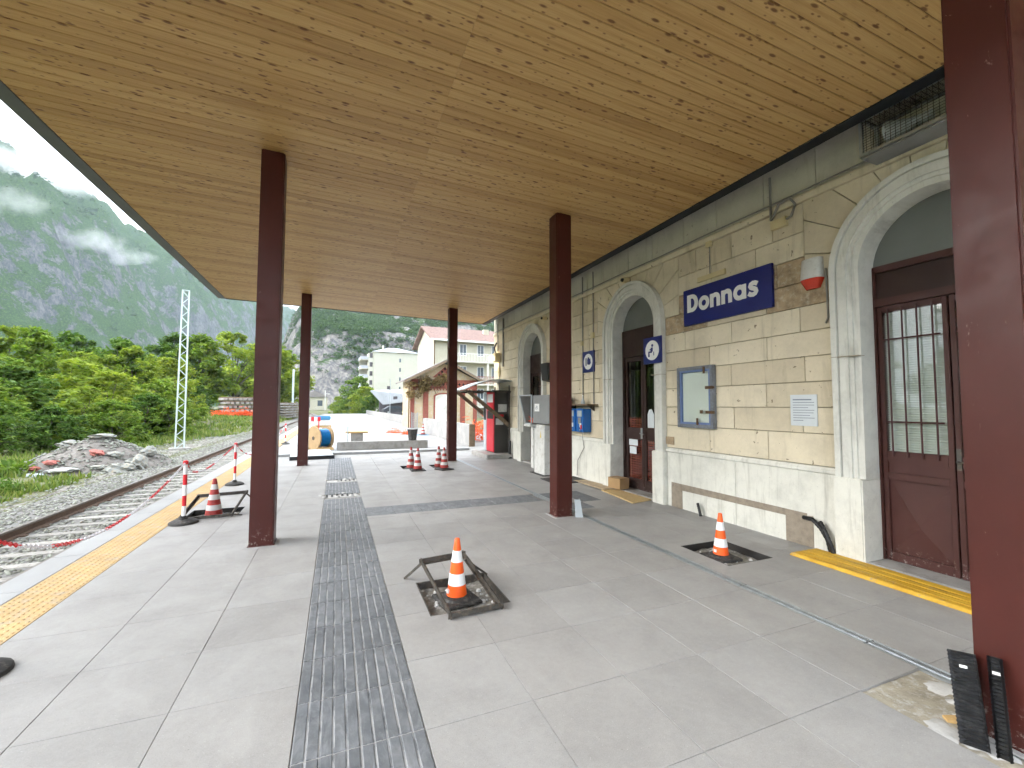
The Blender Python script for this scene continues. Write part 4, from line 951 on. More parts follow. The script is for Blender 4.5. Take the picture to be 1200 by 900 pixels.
# ---- boards, boxes and loose things at the foot of the wall
def build_boards():
    t=empty('yellow_plank',(4.84,2.55,0),0,'worn yellow painted wooden plank laid at the near doorway','plank')
    q=MB(); q.hexa([(-.27,-1.45,.002),(.125,-1.45,.002),(.128,.72,.002),(-.26,.74,.002),(-.262,-1.45,.034),(.125,-1.45,.040),(.128,.70,.040),(-.245,.72,.034)]); q.build('board',M['boards_yellow'],t,bevel=.006)
    for k in range(3): MB().box(-.20+.11*k,-1.44,.0375,-.165+.11*k,.66,.0425).build('cleat',M['boards_yellow'],t,bevel=.002)
    t=empty('osb_board',(4.80,6.55,0),0,'bright yellow chipboard sheet on the paving at the middle door','board'); q=MB(); q.hexa([(-.24,-.62,.002),(.24,-.52,.002),(.22,.42,.002),(-.10,.50,.002),(-.24,-.62,.022),(.24,-.52,.022),(.22,.42,.022),(-.10,.50,.022)]); q.build('sheet',M['osb'],t)
    t=empty('plywood_board',(4.86,7.62,0),0,'pale plywood sheet overlapping the chipboard at the middle door','board'); q=MB(); q.hexa([(-.15,-.62,.026),(.18,-.62,.026),(.16,.52,.004),(-.12,.55,.004),(-.15,-.62,.044),(.18,-.62,.044),(.16,.52,.022),(-.12,.55,.022)]); q.build('sheet',M['ply'],t)
    t=empty('cardboard_box',(5.04,6.98,.046),R(8),'small closed cardboard box at the foot of the middle door','box')
    MB().box(-.12,-.16,0,.12,.16,.20).build('carton',M['card'],t,bevel=.004); MB().box(-.122,-.02,.20,.122,.02,.202).build('tape',M['ply'],t); MB().box(-.123,-.16,.196,.123,.162,.199).build('flap_edge',M['rusty'],t)
    def hose(label,pts,r):
        o=Vector(pts[0]); h=empty('cable_duct',pts[0],0,label,'cable duct'); q=MB()
        P=[Vector(p)-o for p in pts]; F=[]
        for i in range(len(P)-1):
            for k in range(7): F.append(P[i].lerp(P[i+1],k/7))
        F.append(P[-1]); q.tube(F,[r*(1.0 if i%2 else .86) for i in range(len(F))],9); q.build('corrugated_pipe',M['black'],h,smooth=True)
    hose('long black corrugated duct curving out of the plinth at near door',[(5.02,3.42,.33),(4.99,3.30,.34),(4.975,3.20,.27),(4.975,3.13,.16),(4.985,3.10,.0)],.024)
    hose('shorter black duct beside the curved one at the near door',[(5.0,3.22,.33),(4.965,3.15,.25),(4.955,3.09,.13),(4.965,3.06,.0)],.024)
    hose('short black duct stub rising from the paving under noticeboard',[(5.0,4.98,.17),(4.98,4.93,.08),(4.975,4.90,.0)],.022)
    t=empty('metal_profile',(3.29,5.52,0),R(-20),'short grey metal angle leaning on the foot of the middle column','metal angle'); q=MB(); q.hexa([(-.05,-.02,0),(.05,-.02,0),(.05,.0,0),(-.05,0,0),(-.055,.03,.24),(.02,.03,.24),(.02,.05,.24),(-.055,.05,.24)]); q.hexa([(.05,-.02,0),(.06,-.02,0),(.06,.06,0),(.05,.06,0),(.02,.03,.24),(.03,.03,.24),(.03,.10,.24),(.02,.10,.24)]); q.build('angle',M['vend_grey'],t)
    # corrugated half ducts leaning on the near column
    def half(name,x,y,w,L,rz,tilt,label,roll=0):
        t=empty(name,(x,y,0.004),0,label,'cable duct'); n=int(L/.0082); V=[];q=MB(); prof=[(-w/2,.028),(-w/2,0),(w/2,0),(w/2,.028)] if w<.08 else [(-w/2,.010),(-w/2+.012,0),(w/2-.012,0),(w/2,.010)]
        m=len(prof); vs=[]
        for i in range(n+1):
            off=.0075 if i%2 else 0
            for (a,b) in prof: vs.append((a*(1+ (0.03 if i%2 else 0)),-b-off,i*L/n))
        for i in range(n+1):
            off=.0075 if i%2 else 0
            for (a,b) in prof: vs.append((a*(1+(0.03 if i%2 else 0)),-b-off+.006,i*L/n))
        N=(n+1)*m; fs=[]
        for i in range(n):
            for k in range(m-1):
                fs.append((i*m+k,i*m+k+1,(i+1)*m+k+1,(i+1)*m+k)); fs.append((N+i*m+k,N+(i+1)*m+k,N+(i+1)*m+k+1,N+i*m+k+1))
        for i in range(n):
            for k in (0,m-1): fs.append((i*m+k,(i+1)*m+k,N+(i+1)*m+k,N+i*m+k))
        fs+=[tuple([k for k in range(m)]+[N+k for k in range(m)][::-1]),tuple([n*m+k for k in range(m)]+[N+n*m+k for k in range(m)][::-1])]
        q.add(vs,fs); o=q.build('ribbed_strip',M['black_dusty'],t); zx=Vector(tilt).normalized(); xx=(Vector((0,-1,0))-Vector((0,-1,0)).dot(zx)*zx).normalized(); yy=zx.cross(xx)
        mm=Matrix((xx,yy,zx)).transposed(); o.rotation_euler=mm.to_euler()
        MB().box(-.014,-.012,L*.82,.014,-.004,L*.85).build('sticker',M['white'],o)
    half('duct_half',2.815,1.135,.105,.40,0,(.125,.085,.36),'wide black ribbed duct strip leaning on the near column')
    half('duct_half',2.845,1.045,.042,.42,0,(.10,.055,.38),'narrow black ribbed duct strip leaning on the near column')
    t=empty('timber_wedge',(3.02,1.24,-.008),R(-38),'small pine wedge lying on the bare mortar beside near column','wedge'); q=MB(); q.hexa([(-.10,-.02,0),(.09,-.028,0),(.09,.028,0),(-.10,.02,0),(-.10,-.02,.012),(.09,-.028,.042),(.09,.028,.042),(-.10,.02,.012)]); q.build('block',M['pine'],t)
build_boards()
# ---- cones
def cone(label,loc,h,mats,nb,group,square=True,lean=0):
    t=empty('traffic_cone',loc,random.uniform(-.4,.4),label,'traffic cone',group)
    s=h/.5; rb=.085*s if nb==5 else .098*s; rt=.021*s
    q=MB()
    if square: q.slab(-.16*s,-.16*s,0,.16*s,.16*s,.026*s,.012*s)
    else: q.lathe([(.155*s,0),(.155*s,.018*s),(.13*s,.03*s),(.10*s,.045*s)],20)
    if nb==5: q.lathe([(.135*s,.024*s),(.12*s,.042*s),(rb*1.05,.05*s)],20)
    q.build('base',mats[2],t,smooth=not square)
    H0=.045*s; 
    for i in range(nb):
        z0=H0+(h-H0)*i/nb; z1=H0+(h-H0)*(i+1)/nb; r0=rb+(rt-rb)*i/nb; r1=rb+(rt-rb)*(i+1)/nb
        e=.0015 if i%2 else 0
        pr=[(r0+e,z0),(r1+e,z1)]
        if i==nb-1: pr+=[(r1*.85,z1+.006),(r1*.3,z1+.008)]
        q=MB().lathe(pr,24); q.build('stripe' if i%2 else 'cone_section',mats[1] if i%2 else mats[0],t,smooth=True)
    if nb==5 and mats[0] is M['orange']: MB().box(-rb-.004,-.018,.075*s,-rb+.01,.012,.105*s).build('sticker',M['white'],t)
    return t
OR=(M['orange'],M['reflect'],M['rubber']); DR=(M['cone_red'],M['cone_grey'],M['rubber'])
cone('orange and white cone standing in open pit inside tilted steel frame',(.995,3.70,-.062),.515,OR,5,'bright orange traffic cones')
cone('orange and white cone standing in open pit near the wall',(3.965,3.63,-.062),.48,OR,5,'bright orange traffic cones')
cone('faded red and white cone by the steel frame at platform edge',(-1.645,7.66,-.06),.57,DR,7,'faded red cones')
for (x,y,lb) in ((1.86,11.66,'faded cone at the back of the left pair of cones'),(1.91,10.92,'faded cone at the front of the left pair of cones'),(2.585,11.60,'faded cone at the back of the right pair beside column'),(2.56,10.85,'faded cone at the front of the right pair beside column')):
    cone(lb,(x,y,-.065 if y>11.2 else 0),.575 if y>11.2 else .55,DR,7,'faded red cones')
cone('distant cone on blue cloth beside the low concrete wall',(4.55,24.5,-.028),.62,DR,7,'faded red cones')
# ---- steel cover frames tipped out of the pits
def cover(label,A,B,C,D,legs):
    o=Vector(A); t=empty('cover_frame',A,0,label,'steel frame'); P=[Vector(p)-o for p in (A,B,C,D)]
    q=MB(); 
    for i in range(4): 
        a,b=P[i],P[(i+1)%4]; d=(b-a).normalized()*.02; q.bar(a-d,b+d,.010,.042); 
    q.build('angle_frame',M['steel_dark'],t)
    q=MB()
    for i in range(4):
        a,b=P[i],P[(i+1)%4]; cn=(P[0]+P[2])/2; k=.05; q.bar(a.lerp(cn,k)-Vector((0,0,.017)),b.lerp(cn,k)-Vector((0,0,.017)),.032,.007)
    q.build('flange',M['steel_dark'],t)
    for a,b in legs: MB().bar(Vector(a)-o,Vector(b)-o,.018,.018).build('prop_rod',M['steel_dark'],t)
cover('rusty steel cover frame tipped over the near pit',(.83,3.25,.03),(1.24,3.27,.03),(1.13,3.98,.225),(.74,3.98,.205),[((.74,3.97,.19),(.62,4.16,.004)),((1.12,3.9,.2),(1.36,3.98,.004))])
cover('steel cover frame tipped beside the cone at platform edge',(-1.98,7.30,.03),(-1.36,7.36,.03),(-1.28,7.98,.24),(-1.92,7.98,.22),[((-1.28,7.95,.22),(-1.12,8.1,.004)),((-1.36,7.4,.03),(-1.24,7.42,.004))])
# ---- barrier posts and plastic chain
def barrier(label,x,y,h=.84):
    t=empty('barrier_post',(x,y,0),R(random.uniform(-12,12)),label,'barrier post','red and white barrier posts')
    MB().lathe([(.17,0),(.165,.025),(.12,.05),(.05,.06),(.045,.075)],18).build('foot',M['rubber'],t,smooth=True)
    MB().lathe([(.032,.06),(.032,.10)],12).build('socket',M['black'],t,smooth=True)
    n=5
    for i in range(n):
        z0=.09+(h-.13)*i/n; z1=.09+(h-.13)*(i+1)/n; MB().lathe([(.0245,z0),(.0245,z1)],12).build('band',M['red'] if i%2==1 else M['reflect'],t,smooth=True)
    MB().lathe([(.03,h-.045),(.033,h-.02),(.03,h),(.015,h+.008)],12).build('cap',M['red'],t,smooth=True)
for lb,x,y in (('near barrier post cut by the left edge of the photo',-1.95,3.62),('barrier post beside the tipped steel frame at platform edge',-1.89,7.20),('barrier post just left of the near left column',-1.87,10.28),('far barrier post between the two left columns',-1.95,20.5)): barrier(lb,x,y)
def chain(label,a,b,sag,side=0.0,start=0):
    a=Vector(a); b=Vector(b); t=empty('plastic_chain',a,0,label,'chain'); L=(b-a).length; n=int(L*1.12/.036)
    qs=[MB(),MB()]
    for i in range(n):
        u=(i+.5)/n; f=4*u*(1-u); p=a.lerp(b,u)-a+Vector((side*f,0,-sag*f))
        d=(b-a)/n+Vector((side*4*(1-2*u)/n,0,-sag*4*(1-2*u)/n)); d.normalize(); up=Vector((0,0,1)) if i%2 else Vector((1,0,.2)); s=d.cross(up).normalized()
        pts=[]
        for k in range(8):
            an=2*math.pi*k/8; pts.append(p+d*.026*math.cos(an)+s*.0135*math.sin(an))
        pts.append(pts[0]); qs[((i+start)//14)%2].tube(pts,.0042,4,cap=False)
    for q,m in zip(qs,('red','chain_white')):
        if q.v: tag(q.build('red_links' if m=='red' else 'white_links',M[m],t),kind='stuff')
chain('red and white plastic chain sagging between the two nearest posts',(-1.95,3.62,.82),(-1.89,7.20,.82),.42,-.12,0)
chain('red and white plastic chain between post by frame and post by column',(-1.89,7.20,.82),(-1.87,10.28,.82),.30,-.15,6)
chain('red and white plastic chain leading from the column post to the far post',(-1.87,10.28,.82),(-1.95,20.5,.80),.62,-.2,3)
# ---- cable drum, plates, beam, block, bucket beyond the canopy
def build_yard():
    t=empty('cable_drum',(-.52,17.6,-.03),R(34),'wooden drum wound with bright blue cable behind the far left column','cable drum')
    def wheel(x0,x1):
        return MB().lathe([(.10,x0),(.50,x0),(.50,x1),(.10,x1)],28)
    for x in (-.28,.23):
        w=MB().lathe([(.02,0),(.44,0),(.44,.05),(.02,.05)],30).build('flange',M['drum_wood'],t,(x,0,.44),(0,R(90),0)); MB().lathe([(.07,-.01),(.07,.07)],16).build('hub',M['steel_dark'],w)
    pr=[]
    for i in range(16): pr+=[(.31,.46*i/16),(.335,.46*(i+.5)/16)]
    pr.append((.31,.46)); MB().lathe(pr,26).build('cable',M['cable_blue'],t,(-.23,0,.44),(0,R(90),0),smooth=True)
    for y in (-.34,.34): MB().prism([(-.3,y-.06,0),(-.3,y+.06,0),(-.3,y,.10)],(.6,0,0)).build('chock',M['pine'],t)
    t=empty('steel_plate',(-.95,15.3,0.056),R(4),'grey steel plate with black rubber edge behind the far left column','plate'); MB().slab(-.35,-1.1,.002,.85,1.2,.03,.004).build('sheet',M['vend_grey'],t); MB().box(-.36,-1.12,-.055,.86,-1.08,.05).build('edge_strip',M['black'],t)
    t=empty('concrete_beam',(1.7,17.15,-.03),R(-2),'long grey concrete beam lying across the unfinished platform','beam'); MB().box(-1.65,-.13,0,1.65,.13,.30).build('body',M['concrete'],t,bevel=.015)
    t=empty('concrete_block',(.78,18.2,-.03),0,'grey concrete block with plank on top behind the beam','block'); MB().box(-.22,-.22,0,.22,.22,.56).build('body',M['concrete'],t,bevel=.012); MB().box(-.42,-.25,.562,.40,.22,.62).build('plank',M['pine'],t,bevel=.005)
    t=empty('black_bucket',(2.78,17.15,.272),0,'black builder bucket with grey rim standing on the concrete beam','bucket'); MB().lathe([(.15,0),(.17,.20),(.20,.40),(.21,.42),(.19,.42),(.16,.06),(.01,.05)],20).build('body',M['rubber'],t,smooth=True); MB().lathe([(.19,.405),(.185,.41)],18).build('mortar_fill',M['concrete'],t)
    t=empty('low_concrete_wall',(5.0,22,-.03),0,'low pale concrete wall running along the far platform','wall')
    for k in range(8): MB().box(0,-5.1+1.26*k+.006,0,.22,-5.1+1.26*(k+1)-.006,.88).build('panel',M['pale_concrete'],t,bevel=.006)
    MB().box(-.01,-5.16,0,.23,-5.10,.90).build('end_face',M['old_wood'],t)
    t=empty('far_concrete_wall',(5.6,66,-.03),0,'distant low concrete wall edging the end of the platform','wall')
    for k in range(6): MB().box(0,-28+9*k+.02,0,.25,-28+9*(k+1)-.02,.75).build('panel',M['pale_concrete'],t)
    t=empty('mesh_fence_panel',(5.0,29,-.03),0,'small wire mesh fence panel between the two low walls','fence'); q=MB()
    for k in range(16): q.box(0,.0+.16*k,.05,.012,.012+.16*k,1.15)
    for k in range(8): q.box(0,0,.05+.155*k,.012,2.4,.062+.155*k)
    q.build('wire_mesh',M['steel'],t); q=MB(); q.box(-.02,-.04,0,.03,0,1.2); q.box(-.02,2.4,0,.03,2.44,1.2); q.build('post',M['steel'],t)
    t=empty('blue_cloth',(4.5,24.5,-.03),0,'blue plastic sheet lying on the far platform under a cone','sheet'); q=MB(); q.hexa([(-.5,-.4,.001),(.35,-.3,.001),(.4,.45,.001),(-.4,.4,.001),(-.48,-.38,.012),(.33,-.28,.02),(.38,.43,.012),(-.38,.38,.02)]); q.build('sheet',M['pallet_blue'],t)
    for lb,x,y in (('heap of orange net and rubble left of the distant blue sheet',3.3,27),('small orange net heap near the distant bucket',3.9,25.5)):
        t=empty('net_heap',(x,y,-.03),0,lb,'net'); q=MB()
        for k in range(70):
            a=Vector((random.gauss(0,.16),random.gauss(0,.2),abs(random.gauss(0,.09)))); b=a+Vector((random.uniform(-.3,.3),random.uniform(-.3,.3),random.uniform(-.1,.1))); a.z=max(.01,a.z); b.z=max(.01,b.z); q.bar(a,b,.03,.015)
        tag(q.build('mesh',M['net'],t),kind='stuff')
    t=empty('wrapped_pallet',(-.95,36,-.03),R(3),'blue and white wrapped pallet standing on the far platform','pallet')
    for k in range(3): MB().box(-.6,-.45+.38*k,0,.6,-.35+.38*k,.10).build('runner',M['pine'],t)
    MB().box(-.6,-.5,.102,.6,.5,.125).build('deck',M['pine'],t); MB().box(-.55,-.45,.128,.55,.45,.55).build('white_sacks',M['offwhite'],t,bevel=.05); MB().box(-.56,-.46,.552,.56,.46,.85).build('blue_cover',M['pallet_blue'],t,bevel=.06)
    t=empty('small_red_barrier',(-1.6,33,-.03),0,'distant red and white barrier board beside the wrapped pallet','barrier')
    for k in range(6): MB().box(-.6+.2*k,-.02,.55,-.6+.2*(k+1)-.002,.02,.85).build('stripe',M['red'] if k%2 else M['white'],t)
    for x in (-.5,.5): MB().box(x-.03,-.15,0,x+.03,.15,.54).build('leg',M['red'],t)
    t=empty('handrail',(.42,18.0,-.03),0,'thin grey tubular handrail beside the concrete block','handrail'); q=MB(); q.tube([(0,-.6,0),(0,-.6,.85),(0,5.5,.9),(0,5.5,0)],.022,8); q.tube([(0,2.4,0),(0,2.4,.87)],.02,8); q.tube([(0,-.6,.45),(0,5.5,.48)],.014,6); q.build('tube',M['mast'],t)
build_yard()
# ================================================================== TRACK
def trk(y): y=np.asarray(y,float); return -4.42-np.where(y>70,(y-70)**2/1400.0,0)
def build_track():
    t=empty('railway_track',(-4.42,30,-.78),0,'single railway track with rusty rails and pale sleepers beside the platform','track'); o=Vector(t.location)
    ys=np.concatenate([np.linspace(-6,66,37),np.linspace(68,230,60)]); cx=trk(ys)
    for s in (-1,1):
        prof=[(-.07,.0),(.07,0),(.07,.012),(.012,.03),(.012,.115),(.036,.13),(.036,.160),(.03,.168),(-.03,.168),(-.036,.160),(-.036,.13),(-.012,.115),(-.012,.03),(-.07,.012)]
        V=[];F=[];mi=[];n=len(prof)
        for i,y in enumerate(ys):
            for a,b in prof: V.append((cx[i]+s*.752+a-o.x,y-o.y,.065+b))
        for i in range(len(ys)-1):
            for k in range(n):
                F.append((i*n+k,i*n+(k+1)%n,(i+1)*n+(k+1)%n,(i+1)*n+k)); mi.append(1 if k in (5,6,7,8,9) else 0)
        q=MB(); q.v=V; q.f=F; q.m=mi; q.build('rail',[M['rail'],M['rail_head']],t)
    q=MB(); q.hexa([(-1.2,-.13,-.12),(1.2,-.13,-.12),(1.2,.13,-.12),(-1.2,.13,-.12),(-1.19,-.105,.06),(1.19,-.105,.06),(1.19,.105,.06),(-1.19,.105,.06)])
    me=q.mesh('sleeper',M['sleeper'],bevel=.012)
    qc=MB()
    for s in (-1,1):
        for d in (-.11,.11): qc.box(s*.752+d-.035,-.05,.06,s*.752+d+.035,.05,.085)
    mc=qc.mesh('rail_clip',M['rail'])
    for k in range(150):
        y=3.0+.62*k; sp=link('sleeper',me,t,(float(trk(y))-o.x+random.uniform(-.02,.02),y-o.y,0),(0,0,R(random.uniform(-.8,.8))))
        if y<30: tag(link('rail_clip',mc,sp),kind='stuff')
build_track()
def stones(name,n,xr,yr,zf,size,mat,seed,label,cat,dens=None):
    rg=np.random.default_rng(seed); x=rg.uniform(*xr,n); u=rg.random(n); y=yr[0]*(yr[1]/yr[0])**u
    if dens is not None: k=rg.random(n)<dens(x,y); x,y=x[k],y[k]
    n=len(x); s=rg.uniform(.5,1,n)*size*(1+.012*y); z=zf(x,y)
    base=np.array([(1,0,0),(-1,0,0),(0,1,0),(0,-1,0),(0,0,1),(0,0,-1),(.62,.62,.5),(-.62,.62,.45),(.62,-.62,.5),(-.62,-.62,.45)],float)
    fac=np.array([(4,6,7),(4,7,9),(4,9,8),(4,8,6),(0,2,6),(2,7,6),(2,1,7),(1,9,7),(1,3,9),(3,8,9),(3,0,8),(0,6,8)])
    V=base[None]*(s[:,None,None]*rg.uniform(.6,1.2,(n,10,3)))
    a=rg.uniform(0,6.28,n); ca,sa=np.cos(a),np.sin(a); tl=rg.uniform(-.6,.6,n)
    X=V[:,:,0]*ca[:,None]-V[:,:,1]*sa[:,None]; Y=V[:,:,0]*sa[:,None]+V[:,:,1]*ca[:,None]; Z=V[:,:,2]*.75+X*tl[:,None]*.5
    P=np.stack([X+x[:,None],Y+y[:,None],Z+z[:,None]],2).reshape(-1,3); F=(fac[None]+10*np.arange(n)[:,None,None]).reshape(-1,3)
    return tag(link(name,np_mesh(name,P,F,mat)),label,cat,kind='stuff')
def build_ballast():
    ys=np.concatenate([np.linspace(-5,70,76),np.linspace(73,235,55)]); us=np.array([-3.0,-2.6,-2.2,-1.7,-1.2,-.5,0,.5,1.2,1.67]); V=[];F=[]
    prof=np.array([-.80,-.77,-.735,-.722,-.715,-.735,-.74,-.735,-.715,-.70])
    for y in ys:
        for u,z in zip(us,prof): V.append((float(trk(y))+u,y,z))
    n=len(us)
    for i in range(len(ys)-1):
        for k in range(n-1): F.append((i*n+k,i*n+k+1,(i+1)*n+k+1,(i+1)*n+k))
    tag(link('ballast_bed',np_mesh('ballast_bed',V,F,M['ballast_bed'],True)),kind='structure')
    bz=lambda x,y:np.interp(x-trk(y),us,prof)+.005
    sl=lambda x,y:np.where((np.abs(((y-3.0)/.62+.5)%1-.5)*.62<.13)&(np.abs(x-trk(y))<1.15),.12,1.0)
    stones('track_ballast',15000,(-7.4,-3.0),(5,46),bz,.038,M['ballast'],3,'grey crushed stone ballast between and beside the rails','ballast',sl)
    # stony strip spreading towards the mast
    n=40; V=[];F=[]
    ys=np.linspace(6,75,60)
    for y in ys:
        w=.35+1.9*float(sstep(17,24,y))*float(1-sstep(34,60,y))+.15*math.sin(y*.8)
        for u,zz in ((0,-.09),(.25,.03),(1.,-.03)): V.append((-6.75-w*u,y,float(ground_h(-6.75-w*u,y))+zz+.03*math.sin(y*2.1+u*4)))
    for i in range(len(ys)-1):
        for k in range(2): F.append((i*3+k,i*3+k+1,(i+1)*3+k+1,(i+1)*3+k))
    tag(link('gravel_verge',np_mesh('gravel_verge',V,F,M['gravel'],True)),kind='structure')
    vz=lambda x,y:ground_h(x,y)+.04
    dn=lambda x,y:np.where(x>-7.15-2.4*sstep(17,24,y)*(1-sstep(34,60,y)),.9,.14*(fbm(x*.7,y*.7,3,3)>.52))
    stones('verge_stones',9000,(-12.5,-6.8),(9,52),vz,.045,M['ballast'],5,'loose grey stones scattered on the verge beyond the track','stones',dn)
build_ballast()
# ================================================================== VERGE: grass, spoil heap, mast, sleepers
def mound_h(x,y):
    dx=(x+8.35)/2.35; dy=(y-21.3)/2.1; r=np.sqrt(dx*dx+dy*dy); h=1.18*np.clip(1-r,0,1)**.82
    return h*(.82+.36*fbm(x*1.3,y*1.3,4,8))+.12*(fbm(x*4,y*4,3,2)-.5)*(r<1)
def build_verge():
    rg=np.random.default_rng(21); n=140000
    az=rg.uniform(-1.05,.06,n); d=9*(95/9)**rg.random(n); x=d*np.sin(az); y=d*np.cos(az)
    k=(x<-6.95)&(rg.random(n)<np.clip((fbm(x*.5,y*.5,4,12)-.36)*6,0.03,1))&(x<-7.0-2.0*sstep(17,24,y)*(1-sstep(30,42,y))-.35*vnoise(x*2,y*2,3))&(np.hypot((x+8.35)/2.4,(y-21.3)/2.2)>.97)
    x,y=x[k],y[k]; d=d[k]; n=len(x); z=ground_h(x,y); h=rg.uniform(.05,.16,n)*(.8+.9*fbm(x*.4,y*.4,3,4))*(1+.018*d); w=(.012+.0016*d)*rg.uniform(.6,1.3,n); a=rg.uniform(0,6.28,n); le=rg.uniform(-.5,.5,(n,2))*h[:,None]
    V=np.stack([np.stack([x-w*np.cos(a),y-w*np.sin(a),z-.01],1),np.stack([x+w*np.cos(a),y+w*np.sin(a),z-.01],1),np.stack([x+le[:,0],y+le[:,1],z+h],1)],1).reshape(-1,3)
    tag(link('verge_grass',np_mesh('verge_grass',V,np.arange(3*n).reshape(-1,3),M['grass'])),'short rough grass covering the ground beyond the track','grass',kind='stuff')
    # spoil heap
    t=empty('spoil_heap',(-8.35,21.3,-.74),0,'heap of dark rubble and stones beyond the track','rubble heap'); o=np.array(t.location)
    m=46; u=np.linspace(-1,1,m); X,Y=np.meshgrid(-8.35+2.5*u,21.3+2.3*u); Z=ground_h(X,Y)+mound_h(X,Y)-.03; V=np.stack([X.ravel(),Y.ravel(),Z.ravel()],1)-o
    i=(np.arange(m-1)[:,None]*m+np.arange(m-1)[None]).ravel(); link('earth',np_mesh('earth',V,np.stack([i,i+1,i+m+1,i+m],1),M['mound']),t)
    s=stones('heap_stones',2600,(-10.7,-6.0),(19.1,23.5),lambda x,y:ground_h(x,y)+mound_h(x,y),.055,M['ballast'],9,None,None,lambda x,y:(np.hypot((x+8.35)/2.4,(y-21.3)/2.2)<1.05)*(.25+.75*(fbm(x*1.2,y*1.2,3,6)>.5)))
    s.parent=t; s.location=-Vector(t.location); 
    def boulder(label,x,y,r,mat,sx=1.,sz=.7,name='boulder',rz=0):
        b=bmesh.new(); bmesh.ops.create_icosphere(b,subdivisions=3,radius=1)
        for v in b.verts:
            p=v.co; k=1+.75*(float(fbm(np.array(p.x*1.7+x*3+p.z),np.array(p.y*1.7+p.z*1.9+y),4,2))-.5)*2; v.co=Vector((p.x*sx*k,p.y*k,p.z*sz*k))*r*.82
        me=bpy.data.meshes.new(name); b.to_mesh(me); b.free(); me.materials.append(mat)
        z=float(ground_h(x,y)+mound_h(np.array(x),np.array(y)))+r*sz*.35
        tag(link(name,me,None,(x,y,z),(0,0,rz)),label,'stone')
    boulder('large greenish boulder at the right foot of the rubble heap',-7.02,19.35,.36,M['boulder'],1.35,.75,rz=.3)
    boulder('upright pale boulder behind the greenish boulder',-6.72,19.85,.36,M['boulder'],1.1,1.0)
    boulder('tan rounded boulder on the right slope of rubble heap',-6.75,20.9,.30,M['boulder'],1.2,.9,rz=.5)
    boulder('flat pale stone high on the left of the rubble heap',-9.3,21.4,.28,M['boulder'],1.4,.6)
    boulder('pale slab on top of the rubble heap',-8.25,21.2,.28,M['boulder'],1.7,.35,rz=.2)
    boulder('pink brick lump in the middle of the rubble heap',-7.95,20.2,.20,M['boulder_pink'],1.5,.7,rz=-.3)
    boulder('pink rubble lump low on the left of the heap',-9.0,19.75,.17,M['boulder_pink'],1.3,.6)
    boulder('dark red brick piece at the left foot of the heap',-9.35,19.6,.16,M['brick_red'],1.1,.7)
    boulder('grey stone right of the pink lump on the heap',-7.45,20.25,.24,M['boulder'],1.4,.6,rz=-.5)
    boulder('white plaster slab at the front foot of the rubble heap',-8.55,19.35,.26,M['cement_white'],1.6,.3)
    boulder('bluish grey slab at the left front of the rubble heap',-9.2,19.3,.22,M['vend_grey'],1.5,.35)
    boulder('pale stone low in front of the rubble heap',-7.6,19.5,.18,M['boulder'],1.3,.6)
    # plants at the heap
    def weed(label,x,y,r,h,mat,n,w):
        t=empty('weed_clump',(x,y,float(ground_h(x,y))),0,label,'plant'); rr=np.random.default_rng(int(abs(x*100)+y)); V=[];F=[]
        for i in range(n):
            a=rr.uniform(0,6.28); R0=r*rr.random()**.5; p=np.array([R0*math.cos(a),R0*math.sin(a),h*rr.random()*(1-.5*R0/r)]); d=rr.normal(size=3); d/=np.linalg.norm(d); e=np.cross(d,rr.normal(size=3)); e/=np.linalg.norm(e); L=w*rr.uniform(.6,1.4); b=len(V)
            V+= [p-d*L,p+e*L*.45,p+d*L,p-e*L*.45]; F.append((b,b+1,b+2,b+3))
        link('leaves',np_mesh('leaves',V,F,mat),t)
    weed('broad leaved weed at the left foot of the rubble heap',-10.2,19.9,.75,.55,M['leaf2'],260,.14); weed('small grey green shrub on the grass near the ballast',-8.15,15.7,.42,.5,M['leaf3'],500,.045)
    # lattice mast
    t=empty('lattice_mast',(-7.55,27.6,-.68),R(18),'pale galvanised lattice mast standing beyond the track','mast'); H=8.35; w0,w1=.185,.14
    for sx in (-1,1):
        for sy in (-1,1): MB().bar((sx*w0,sy*w0*.7,0),(sx*w1,sy*w1*.7,H),.06,.06).build('leg',M['mast'],t)
    for f in range(4):
        q=MB(); n=24
        for i in range(n):
            z0,z1=H*i/n,H*(i+1)/n; a0=w0+(w1-w0)*i/n; a1=w0+(w1-w0)*(i+1)/n; s=1 if i%2 else -1
            if f==0: A,B=(s*a0,-a0*.7,z0),(-s*a1,-a1*.7,z1)
            elif f==1: A,B=(s*a0,a0*.7,z0),(-s*a1,a1*.7,z1)
            elif f==2: A,B=(-a0,s*a0*.7,z0),(-a1,-s*a1*.7,z1)
            else: A,B=(a0,s*a0*.7,z0),(a1,-s*a1*.7,z1)
            q.bar(A,B,.024,.024)
        q.build('lacing',M['mast'],t)
    MB().box(-.45,-.4,-.3,.45,.4,.06).build('footing',M['concrete'],t,bevel=.02); q=MB(); q.box(-w1-.03,-w1*.7-.03,H,w1+.03,w1*.7+.03,H+.04); q.build('cap_plate',M['mast'],t)
    # second slim mast behind the far column
    t=empty('slim_mast',(-7.2,86,0.1),0,'slim distant steel mast left of the far column','mast'); MB().bar((0,0,0),(0,0,8.0),.30,.30).build('post',M['mast'],t); MB().box(-.5,-.5,-.3,.5,.5,.1).build('footing',M['concrete'],t)
